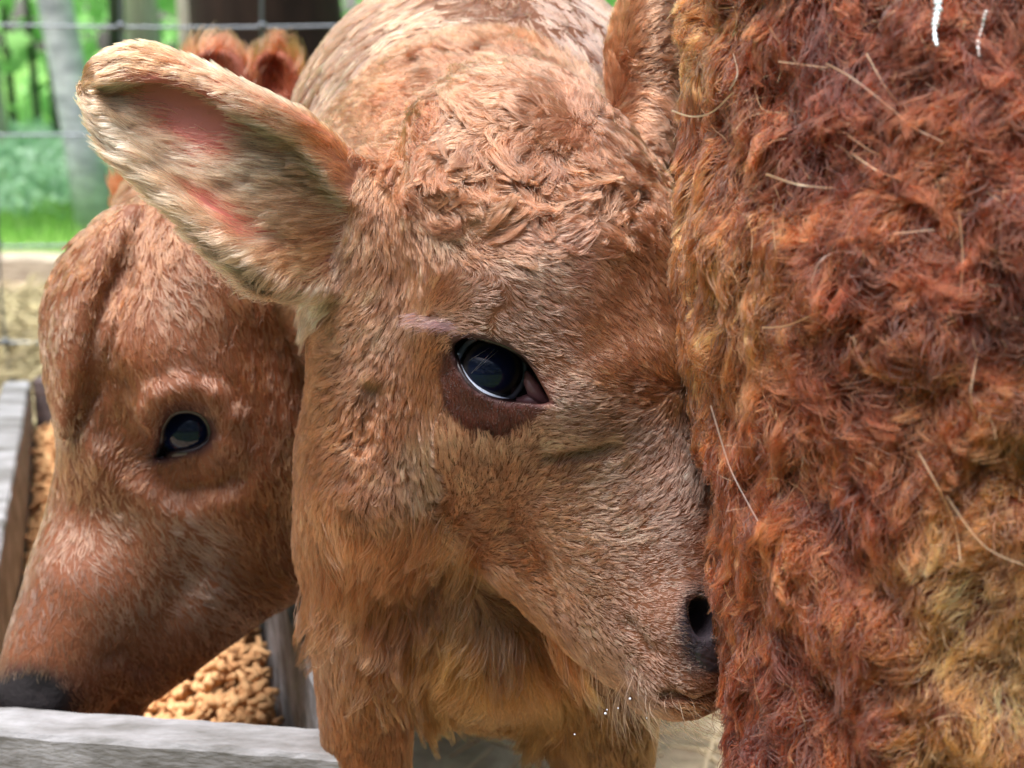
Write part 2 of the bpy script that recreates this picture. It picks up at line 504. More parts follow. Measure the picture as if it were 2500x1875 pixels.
# =================================================================== MAIN CALF
EYE1 = cm(1195, 905, 8)
h1 = Head(EYE1, (-0.75, 0.2, -0.63), (0.36, 0.92, -0.137))
E1 = cm(1197, 903, 66); ER = 98.0
print('nostril img', [np.round(to_img(h1.w(l, a, f)[None]), 0).ravel() for l, a, f in ((110, 760, -20), (0, 820, -230), (150, 300, -500), (0, -600, 150))])

EARN = [
 [(960, 560, 210), (970, 480, 250), (950, 500, 280), (930, 580, 280), (910, 660, 270), (890, 700, 250)],
 [(845, 480, 140), (882, 402, 170), (855, 470, 195), (820, 560, 195), (800, 640, 190), (790, 705, 170)],
 [(735, 345, 60), (758, 300, 70), (705, 385, 105), (690, 485, 112), (680, 585, 105), (680, 682, 85)],
 [(600, 268, 0), (614, 228, 5), (575, 290, 52), (535, 405, 60), (520, 500, 48), (530, 572, 25)],
 [(455, 205, -18), (454, 155, -8), (430, 215, 36), (396, 312, 40), (372, 375, 30), (365, 425, 6)],
 [(335, 190, -25), (324, 124, -15), (314, 176, 18), (290, 240, 20), (274, 285, 14), (272, 318, 0)],
 [(244, 195, -18), (236, 164, -10), (231, 186, 5), (228, 205, 5), (230, 218, 2), (234, 236, 0)]]
EARF = [
 [(1440, 430, 400), (1480, 420, 340), (1540, 420, 320), (1600, 420, 340), (1640, 430, 400)],
 [(1490, 290, 520), (1530, 260, 430), (1590, 250, 400), (1650, 270, 430), (1700, 300, 500)],
 [(1505, 120, 500), (1535, 110, 430), (1585, 100, 400), (1630, 110, 430), (1668, 130, 490)],
 [(1540, -20, 500), (1560, -25, 450), (1590, -30, 430), (1620, -25, 450), (1645, -15, 490)],
 [(1585, -130, 490), (1590, -132, 480), (1600, -134, 475), (1610, -132, 480), (1620, -130, 490)]]

v1 = Vol((-1250, -1560, -260), (950, 3600, 4500), 12.5)
h1.sculpt(v1)
v1.cap(cm(1090, 600, 520), cm(1020, 650, 1000), 330, 480, 120)      # neck into the shoulders
v1.cap(cm(1160, 560, 900), cm(1185, 430, 1600), 520, 690, 150)
v1.cap(cm(1185, 430, 1600), cm(1230, 400, 3600), 680, 640, 150)     # barrel
v1.cap(cm(930, 1120, 520), cm(1050, 900, 800), 185, 300, 120)       # near shoulder
v1.cap(cm(1130, 1300, 660), cm(1215, 1520, 640), 240, 225, 110)
v1.cap(cm(1010, 1350, 620), cm(1080, 1480, 620), 200, 170, 120)
v1.cap(cm(1330, 1420, 660), cm(1400, 1500, 700), 180, 190, 120)      # brisket below the throat
v1.cap(cm(1160, 1100, 560), cm(1150, 900, 750), 240, 330, 120)
lg = cm(885, 1330, 520); v1.cap(cm(910, 1100, 540), lg, 190, 170, 80)
leg(v1, lg, 0, 168, 60)
lg2 = cm(1480, 1500, 720); v1.cap(cm(1400, 1100, 800), lg2, 260, 175, 80)
leg(v1, lg2, 0, 190, 60)
for x in (880, 1500): 
    t = cm(x, 700, 3300); v1.cap(cm(x, 500, 3300), t, 300, 260, 80); leg(v1, t, 0, 200)
v1.cap(cm(935, 640, 340), cm(925, 1200, 370), 185, 190, 130)
v1.sheet(sheet_points(EARN), 13.5, 26)
v1.sheet(sheet_points(EARF, 60, 60), 16, 30)
v1.cap(cm(870, 520, 260), cm(950, 520, 260), 90, 130, 60)           # root of the ear
# eye: lids around the ball, then the opening
eax = norm(np.array([-0.10, 0.02, -1.0]))
v1.ball(E1, ER + 20, 22)
LID = [(1112, 832), (1148, 822), (1192, 829), (1240, 846), (1278, 872), (1305, 908), (1328, 950), (1346, 986),
       (1310, 986), (1272, 982), (1236, 980), (1204, 974), (1168, 957), (1139, 930), (1120, 896), (1110, 862)]
def lid_pt(x, y, r):
    """point on the sphere of radius r round the eyeball seen through photo pixel (x, y)"""
    o = np.array([0, 0, -FOC]); d = norm(np.array([x - 1250, y - 937.5, FOC]))
    oc = o - E1; b = oc @ d; c = oc @ oc - r * r; D = b * b - c
    if D < 0: t = -b
    else: t = -b - math.sqrt(D)
    return o + d * t
def lid_ring(x, y, r):
    p = lid_pt(x, y, r)
    q = np.array([x - 1250, y - 937.5])
    return p
# carve the opening
w = v1.win(E1 - np.array([190, 190, 420]), E1 + 190); sl, X, Y, Z = w
k_ = 1 + Z / FOC
IX = X / k_ + 1250; IY = Y / k_ + 937.5
poly = np.array(LID, float)
IXf, IYf = np.broadcast_arrays(IX, IY)
def poly_sd(x, y, poly):
    d = np.full(x.shape, 1e9); ins = np.zeros(x.shape, bool)
    for i in range(len(poly)):
        a = poly[i]; b = poly[(i + 1) % len(poly)]; e = b - a
        t = np.clip(((x - a[0]) * e[0] + (y - a[1]) * e[1]) / (e @ e), 0, 1)
        d = np.minimum(d, np.hypot(x - a[0] - t * e[0], y - a[1] - t * e[1]))
        cross = ((a[1] > y) != (b[1] > y)) & (x < (b[0] - a[0]) * (y - a[1]) / (b[1] - a[1] + 1e-12) + a[0])
        ins ^= cross
    return np.where(ins, -d, d)
psd = poly_sd(IXf, IYf, poly).astype(np.float32)
cut = np.maximum(psd, (Z - (E1[2] + 10)).astype(np.float32) + 0 * psd)
v1.d[sl] = -smin(-v1.d[sl], cut, 8)
# jaw ridge, cheek fold, crease beside the nostril
for q0, q1, rr_, sb in (((1538, 1525), (1588, 1592), 12, True),
                        ((1510, 1680), (1640, 1696), 7, True), ((1640, 1696), (1760, 1692), 9, True), ((1340, 1120), (1500, 1090), 14, True), ((905, 960), (880, 1090), 24, True)):
    a0 = []
    for (x, y) in (q0, q1):
        o = np.array([0, 0, -FOC]); d = norm(np.array([x - 1250, y - 937.5, FOC])); t = FOC - 420
        for _ in range(80):
            q = o + d * t; dd = float(v1.sample(q[None])[0])
            if dd < 2: break
            t += max(dd * 0.7, 2)
        a0.append(q + d * (16 if not sb else 2))
    v1.cap(a0[0], a0[1], rr_, rr_, 40 if not sb else 26, sub=sb)
# nostril
nz1 = cm(1692, 1505, -20)
v1.ell(cm(1700, 1505, -40), (norm([0.25, 1, 0]), norm([1, -0.25, 0.3]), norm([0, 0, 1])), (52, 34, 80), 30, sub=True)
P1, Q1 = v1.surface()
print('calf mesh', len(P1), round(time.time() - T0, 1))

def lerp(c, d, t): t = np.asarray(t)[:, None]; return c * (1 - t) + np.array(d) * t
def skin1(P):
    x, y = to_img(P)
    c = np.tile(np.array(srgb(92, 56, 36)), (len(P), 1))
    front = P[:, 2] < 330
    e = (x < 990) & (y < 790) & front
    c = lerp(c, srgb(186, 132, 112), np.where(e, blob(x, y, 520, 430, 350, 330, 35, 0.12), 0))
    c = lerp(c, srgb(118, 62, 42), np.where(e, blob(x, y, 470, 232, 170, 38, 26, .4), 0))
    c = lerp(c, srgb(196, 116, 108), 0.9 * np.where(e, np.maximum(blob(x, y, 480, 300, 210, 80, 24, .4), blob(x, y, 590, 530, 190, 60, 30, .4)), 0))
    sd = poly_sd(x, y, np.array([(1085, 850), (1120, 870), (1200, 985), (1330, 990), (1300, 1040), (1240, 1075), (1150, 1070), (1090, 1010), (1075, 920)], float))
    c = lerp(c, srgb(72, 34, 26), np.clip(0.5 - sd / 16, 0, 1) * (P[:, 2] < 250))
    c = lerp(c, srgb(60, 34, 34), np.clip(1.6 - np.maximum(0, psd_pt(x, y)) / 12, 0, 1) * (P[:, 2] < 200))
    c = lerp(c, srgb(104, 62, 54), blob(x, y, 1322, 945, 46, 28, 48, .5) * (P[:, 2] < 200))
    c = lerp(c, srgb(40, 34, 40), blob(x, y, 1712, 1535, 60, 112, 0, 0.25) * (P[:, 2] < 300))
    return c
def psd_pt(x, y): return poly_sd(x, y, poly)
calf = empty('calf', tuple(to_world(drop(cm(1200, 700, 1500)))))
tag(calf, 'light tan calf with one ear held out sideways and a dark patch under its eye', 'calf')
mesh_obj('body', to_world(P1), Q1, M_SKIN, calf, colors=skin1(P1))

# eyeball
def sphere_grid(c, r, ax, nu=48, nv=96, bulge=0.0, ba=0.62):
    ax = norm(ax); u = norm(np.cross(ax, [0, 1, 0.1])); w_ = np.cross(ax, u)
    V = []; Fc = []
    for i in range(nu + 1):
        th = math.pi * i / nu
        rr = r + bulge * max(0, math.cos(min(th / ba, 1) * math.pi / 2)) ** 1.2
        for j in range(nv):
            p = 2 * math.pi * j / nv
            V.append(c + rr * (math.cos(th) * ax + math.sin(th) * (math.cos(p) * u + math.sin(p) * w_)))
    for i in range(nu):
        for j in range(nv): Fc.append((i * nv + j, i * nv + (j + 1) % nv, (i + 1) * nv + (j + 1) % nv, (i + 1) * nv + j))
    th = np.repeat(np.linspace(0, math.pi, nu + 1), nv)
    return np.array(V), Fc, th
def eye_mat(name):
    m, nt, p = new_mat(name)
    a = nt.nodes.new('ShaderNodeAttribute'); a.attribute_name = 'col'
    nt.links.new(a.outputs['Color'], p.inputs['Base Color'])
    p.inputs['Roughness'].default_value = 0.03; p.inputs['IOR'].default_value = 1.38; p.inputs['Specular IOR Level'].default_value = 0.5
    return m
M_EYE = eye_mat('wet_eye')
def eye_color(V, c, ax, rpx):
    """pupil (wide, blue-black), dark iris, pale rim, white"""
    d = (V - c); ax = norm(ax)
    off = d - np.outer(d @ ax, ax); rho = np.linalg.norm(off, axis=1) / rpx
    rho = np.where(d @ ax < 0, 2, rho)
    cl = np.tile(np.array(srgb(10, 18, 46)), (len(V), 1))
    cl = lerp(cl, srgb(46, 40, 40), np.clip((rho - 0.56) / 0.06, 0, 1))
    cl = lerp(cl, srgb(22, 17, 20), np.clip((rho - 0.68) / 0.05, 0, 1))
    cl = lerp(cl, srgb(168, 176, 196), np.clip((rho - 0.80) / 0.04, 0, 1))
    return cl
V, Fc, th = sphere_grid(E1, ER - 4, eax, bulge=5, ba=0.9)
mesh_obj('eye', to_world(V), Fc, M_EYE, calf, colors=eye_color(V, E1, norm(np.array([0.06, -0.04, -1])), ER))
# wet dark lid margins
def wet_mat(name, c, rough=0.25):
    m, nt, p = new_mat(name); p.inputs['Base Color'].default_value = (*c, 1); p.inputs['Roughness'].default_value = rough
    p.inputs['Coat Weight'].default_value = 0.35; p.inputs['Coat Roughness'].default_value = 0.22
    nz = nt.nodes.new('ShaderNodeTexNoise'); nz.inputs['Scale'].default_value = 500; tc = nt.nodes.new('ShaderNodeTexCoord')
    nt.links.new(tc.outputs['Object'], nz.inputs['Vector'])
    b = nt.nodes.new('ShaderNodeBump'); b.inputs['Strength'].default_value = 0.35; b.inputs['Distance'].default_value = 0.001
    nt.links.new(nz.outputs['Fac'], b.inputs['Height']); nt.links.new(b.outputs[0], p.inputs['Normal'])
    return m
M_LID = wet_mat('lid_margin', srgb(44, 28, 30), 0.4); M_NOSE = wet_mat('wet_nose', srgb(30, 25, 30), 0.45)
M_PINKWET = wet_mat('pink_wet', srgb(150, 98, 98), 0.3)
def smooth_loop(pts, n=80):
    G = np.array(pts, float); m = len(G); t = np.linspace(0, m, n, endpoint=False); i = t.astype(int); f = (t - i)[:, None]
    p0, p1, p2, p3 = G[(i - 1) % m], G[i % m], G[(i + 1) % m], G[(i + 2) % m]
    return 0.5 * ((2 * p1) + (-p0 + p2) * f + (2 * p0 - 5 * p1 + 4 * p2 - p3) * f ** 2 + (-p0 + 3 * p1 - 3 * p2 + p3) * f ** 3)
def lid_object(name, loop, parent, mat, r_s, tr):
    mb = MB(); pts = [to_world(lid_ring(x, y, r_s)) for x, y in loop]
    mb.tube(pts + [pts[0]], tr * S, 10, cap=False); return mb.build(name, mat, parent)
lid_object('eyelid_margin', smooth_loop(LID), calf, M_LID, ER + 7, 8)
tl = [(1116, 868), (1122, 900), (1141, 933), (1169, 957), (1204, 973), (1236, 979), (1268, 980)]
mb = MB(); mb.tube([to_world(lid_pt(x + 3, y - 3, ER + 3)) for x, y in smooth_loop(tl, 60)[:51]], [S * 7.5 * math.sin(math.pi * min(1, max(0.05, i / 50))) ** 0.5 for i in range(51)], 10)
M_TEAR = wet_mat('white_of_eye', srgb(196, 206, 226), 0.12); mb.build('tear_line', M_TEAR, calf)
# tear caruncle in the inner corner
mb = MB(); pts = [to_world(cm(x, y, z)) for x, y, z in ((1286, 908, 20), (1292, 930, 8), (1304, 953, 4), (1322, 972, 4), (1344, 986, 4))]
mb.tube(pts, [6 * S, 15 * S, 19 * S, 14 * S, 6 * S], 14); mb.tube([to_world(cm(x, y, z)) for x, y, z in ((1262, 980, 36), (1292, 978, 26), (1322, 984, 16))], [10 * S, 18 * S, 13 * S], 12)
mb.build('tear_corner', M_PINKWET, calf)

# wet black nostril rim and nose pad (skin)
mb = MB()
gx = np.linspace(1682, 1840, 34); gy = np.linspace(1572, 1650, 22); V = []; Fc = []
for j, y in enumerate(gy):
    for i, x in enumerate(gx):
        e_ = max(0, 1 - abs((j / 21) * 2 - 1) ** 3) * max(0, 1 - abs((i / 33) * 2 - 1) ** 3)
        q = march(v1, x + 10 * math.sin(y / 17), y, -500, 0); V.append(q + np.array([0, 0, -1]) * (9 * e_ - 5 + 2.2 * math.sin(x / 6.5 + 2 * math.sin(y / 9)) * math.sin(y / 6) * e_))
for j in range(21):
    for i in range(33): Fc.append((j * 34 + i, j * 34 + i + 1, j * 34 + 35 + i, j * 34 + 34 + i))
mesh_obj('nose_pad', to_world(np.array(V)), Fc, M_NOSE, calf)

# =================================================================== CALF EATING (left)
EYE2 = cm(450, 1048, 830)
h2 = Head(EYE2, (0.34, 0.18, -0.925), (-0.385, 0.92, 0.05), 1.10, forward=(-1, 0, -1))
v2 = Vol((-2300, -1650, 300), (1400, 3300, 6200), 16)
h2.sculpt(v2)
print('calf2', [np.round(to_img(h2.w(*q)[None]), 0).ravel() for q in ((110, 760, -20), (0, 820, -230), (150, 300, -500), (0, -600, 150), (0, 0, 250))])
v2.cap(h2.w(0, -400, -330), cm(620, 620, 2000), 300, 420, 120)       # neck
v2.cap(h2.w(0, -150, -480), cm(640, 800, 1900), 230, 380, 120)
v2.cap(cm(620, 640, 2100), cm(1000, 560, 4600), 560, 600, 150)      # barrel, hidden behind the other calf
for x, z in ((480, 2150), (820, 2100), (800, 4500), (1150, 4500)):
    t = cm(x, 900, z); v2.cap(cm(x, 650, z), t, 280, 200, 80); leg(v2, t, 0, 175)
# ears of the eating calf: hanging back along the neck
b0 = h2.w(300, -560, -260)
def ear_sheet(b, tip, up, wid, cup, n=60):
    ax = tip - b; L = np.linalg.norm(ax); ax = ax / L; up = norm(up - ax * (up @ ax)); nn = np.cross(ax, up)
    U, Vv = np.meshgrid(np.linspace(0, 1, n), np.linspace(-1, 1, n), indexing='ij')
    half = wid * (0.35 + 0.65 * np.sin(np.clip(U * 1.15 + 0.12, 0, 1) * math.pi) ** 0.7) * (1 - U ** 6 * 0.8)
    Pp = b + U[..., None] * L * ax + (Vv * half)[..., None] * up + (cup * (Vv ** 2) * half / wid)[..., None] * nn
    return Pp.reshape(-1, 3)
v2.cap(cm(212, 1440, 1010), cm(100, 1680, 980), 160, 130, 150)
v2.cap(cm(30, 1085, 850), cm(50, 1125, 1250), 105, 105, 80, sub=True)
v2.sheet(ear_sheet(h2.w(300, -560, -250), h2.w(560, -620, -720), h2.a, 190, 90), 17, 30)
E2 = EYE2 + np.array([0.10, -0.05, 1.0]) * 92
LID2 = [(392, 1075), (396, 1042), (418, 1010), (450, 1000), (484, 1006), (508, 1028), (516, 1060), (504, 1084), (474, 1100), (440, 1106), (405, 1116), (378, 1122), (385, 1098)]
v2.ball(E2, 112 + 18, 24)
def carve(v, E, lid, zmax, k=10):
    sl, X, Y, Z = v.win(E - 230, E + 230); kk = 1 + Z / FOC
    IX, IY = np.broadcast_arrays(X / kk + 1250, Y / kk + 937.5)
    ps = poly_sd(IX, IY, np.array(lid, float)).astype(np.float32)
    v.d[sl] = -smin(-v.d[sl], np.maximum(ps, (Z - zmax).astype(np.float32) + 0 * ps), k)
def trace(v, pts, r, sub, k=30, z0=0, off=0):
    a0 = [march(v, x, y, z0) + np.array([0, 0, off]) for x, y in pts]
    for a, b in zip(a0[:-1], a0[1:]): v.cap(a, b, r, r, k, sub=sub)
trace(v2, [(262, 960), (280, 1060), (330, 1140), (430, 1185), (540, 1165)], 60, True, 70, off=-16)
trace(v2, [(360, 1010), (390, 965), (450, 945), (520, 965), (560, 1020), (560, 1085), (520, 1135), (440, 1150)], 26, False, 40, off=4)
trace(v2, [(262, 1610), (300, 1590), (350, 1640)], 18, True, 30)
carve(v2, E2, LID2, E2[2] + 10)
ez_ = 45
EAR2 = [[(270, 520, 900), (300, 505, 830), (335, 505, 810), (370, 520, 850)],
        [(182, 600, 850), (230, 590, 760), (285, 590, 740), (335, 610, 830)],
        [(124, 700, 840), (175, 700, 730), (230, 700, 705), (292, 712, 810)],
        [(104, 800, 830), (150, 800, 715), (205, 800, 690), (266, 808, 800)],
        [(112, 900, 820), (150, 905, 715), (195, 905, 700), (240, 905, 790)],
        [(130, 990, 800), (152, 995, 730), (178, 995, 725), (204, 985, 780)],
        [(148, 1052, 770), (152, 1064, 750), (160, 1066, 748), (168, 1056, 765)]]
v2.sheet(sheet_points([[(x, y, z + ez_) for x, y, z in r_] for r_ in EAR2], 110, 70), 10, 14)
trace(v2, [(322, 640), (306, 700), (282, 800), (262, 880), (226, 970), (180, 1062)], 17, True, 16, off=4)
v2.ell(cm(105, 1700, 780), (norm([0.5, 1, 0]), norm([1, -0.5, 0.3]), norm([0, 0, 1])), (70, 46, 80), 26, sub=True)
P2, Q2 = v2.surface()
def skin2(P):
    x, y = to_img(P)
    c = np.tile(np.array(srgb(108, 64, 42)), (len(P), 1))
    near = P[:, 2] < 1500
    sd = poly_sd(x, y, np.array(LID2, float))
    c = lerp(c, srgb(70, 40, 38), np.clip(1.5 - np.maximum(sd, 0) / 18, 0, 1) * near)
    c = lerp(c, srgb(32, 28, 30), blob(x, y, 75, 1700, 120, 75, 10, 0.3) * near)
    return c
calf2 = empty('calf', tuple(to_world(drop(cm(800, 700, 3000)))))
tag(calf2, 'brown calf on the left with lowered head eating from the wooden trough', 'calf')
mesh_obj('body', to_world(P2), Q2, M_SKIN, calf2, colors=skin2(P2))
V, Fc, th = sphere_grid(E2, 110, norm(np.array([-0.1, 0.05, -1])), bulge=9, ba=0.9)
mesh_obj('eye', to_world(V), Fc, M_EYE, calf2, colors=eye_color(V, E2, norm(np.array([-0.14, 0.0, -1])), 150))
def lid_pt2(x, y, E, r):
    o = np.array([0, 0, -FOC]); d = norm(np.array([x - 1250, y - 937.5, FOC])); oc = o - E; b = oc @ d; D = b * b - (oc @ oc - r * r)
    return o + d * (-b if D < 0 else -b - math.sqrt(D))
mb = MB(); pts = [to_world(lid_pt2(x, y, E2, 118)) for x, y in smooth_loop(LID2)]
mb.tube(pts + [pts[0]], 13 * S, 10, cap=False); mb.build('eyelid_margin', M_LID, calf2)
print('calf2 mesh', len(P2), round(time.time() - T0, 1))

# =================================================================== WOOLLY COW (right foreground)
v3 = Vol((180, -2150, -1150), (5600, 3600, 1700), 22)
XC = 2440
v3.cap(cm(XC, -300, -200), cm(XC - 5, 650, -200), 690, 690, 80)
v3.cap(cm(XC - 5, 650, -200), cm(XC + 72, 1300, -190), 690, 672, 80)
v3.cap(cm(XC + 72, 1300, -190), cm(XC + 104, 1900, -180), 672, 660, 80)
v3.cap(cm(XC + 104, 1900, -180), cm(XC + 120, 2500, 0), 655, 330, 120)
v3.cap(cm(2700, -100, 0), cm(4600, -100, 500), 800, 820, 200)        # barrel, out of the frame
v3.cap(cm(2700, 600, 0), cm(4600, 600, 500), 780, 760, 200)
t = cm(XC + 100, 2300, 0); leg(v3, t, 0, 300, 80)
for x, z in ((2700, 700), (4300, 200), (4500, 900)):
    t = cm(x, 1500, z); v3.cap(cm(x, 900, z), t, 380, 260, 120); leg(v3, t, 0, 230, 80)
v3.smooth(2)
nzA = make_noise(31, 1 / 190); nzB = make_noise(32, 1 / 95)
for i_ in range(int(v3.n[0])):
    g_ = np.stack(np.meshgrid([v3.lo[0] + i_ * v3.h], v3.lo[1] + np.arange(v3.n[1]) * v3.h, v3.lo[2] + np.arange(v3.n[2]) * v3.h, indexing='ij'), -1).reshape(-1, 3)
    m_ = np.abs(v3.d[i_].ravel()) < 120
    if not m_.any(): continue
    q_ = v3.d[i_].ravel().copy(); q_[m_] -= (nzA(g_[m_]) * 26 + nzB(g_[m_]) * 15).astype(np.float32); v3.d[i_] = q_.reshape(v3.d[i_].shape)
P3, Q3 = v3.surface()
cow = empty('cow', tuple(to_world(drop(cm(3200, 900, 200)))))
tag(cow, 'reddish brown woolly cow filling the right side of the view', 'cow')
P3b = P3
mesh_obj('body', to_world(P3b), Q3, M_SKIN, cow, colors=np.tile(np.array(srgb(78, 36, 24)), (len(P3), 1)))
print('cow mesh', len(P3), round(time.time() - T0, 1))

# =================================================================== CALF FAR BEHIND
v4 = Vol((-1900, -2100, 2300), (400, 3300, 6800), 24)
h4 = Head(cm(400, 700, 2750), (-0.8, 0.1, -0.55), (0.12, 0.95, -0.3), 1.15)
h4.sculpt(v4)
v4.cap(h4.w(0, -350, -300), cm(640, 480, 3900), 300, 400, 120)
v4.cap(cm(640, 560, 4100), cm(820, 520, 6200), 500, 520, 150)
for x, z in ((520, 4200), (800, 4200), (700, 6000), (960, 6000)):
    t = cm(x, 650, z); v4.cap(cm(x, 450, z), t, 260, 200, 80); leg(v4, t, 0, 170)
def ear_rows(cx, cy, z, w_, h_, zz):
    return [[(cx + w_ * s_ * f, cy + dy, z + zz * (s_ * s_)) for s_ in (-1, -0.5, 0, 0.5, 1)] for f, dy in ((0.7, h_ * 0.8), (1.0, 0.35 * h_), (1.0, -0.2 * h_), (0.75, -0.65 * h_), (0.3, -0.9 * h_))]
v4.sheet(sheet_points(ear_rows(530, 212, 2750, 70, 92, -120), 60, 60), 24, 30)
v4.sheet(sheet_points(ear_rows(668, 226, 2950, 56, 100, -100), 60, 60), 24, 30)
v4.cap(cm(530, 260, 2800), h4.w(0, -500, -100), 80, 200, 60); v4.cap(cm(668, 280, 2950), h4.w(0, -500, -100), 90, 200, 60)
P4, Q4 = v4.surface()
calf4 = empty('calf', tuple(to_world(drop(cm(700, 420, 4600)))))
tag(calf4, 'blurred red calf farther back, only its two fuzzy ears showing over the near ear', 'calf')
def skin4(P):
    x, y = to_img(P)
    c = np.tile(np.array(srgb(120, 62, 42)), (len(P), 1))
    return lerp(c, srgb(196, 140, 130), blob(x, y, 540, 200, 36, 60, 0, 0.4) * (P[:, 2] < 2790))
mesh_obj('body', to_world(P4), Q4, M_SKIN, calf4, colors=skin4(P4))


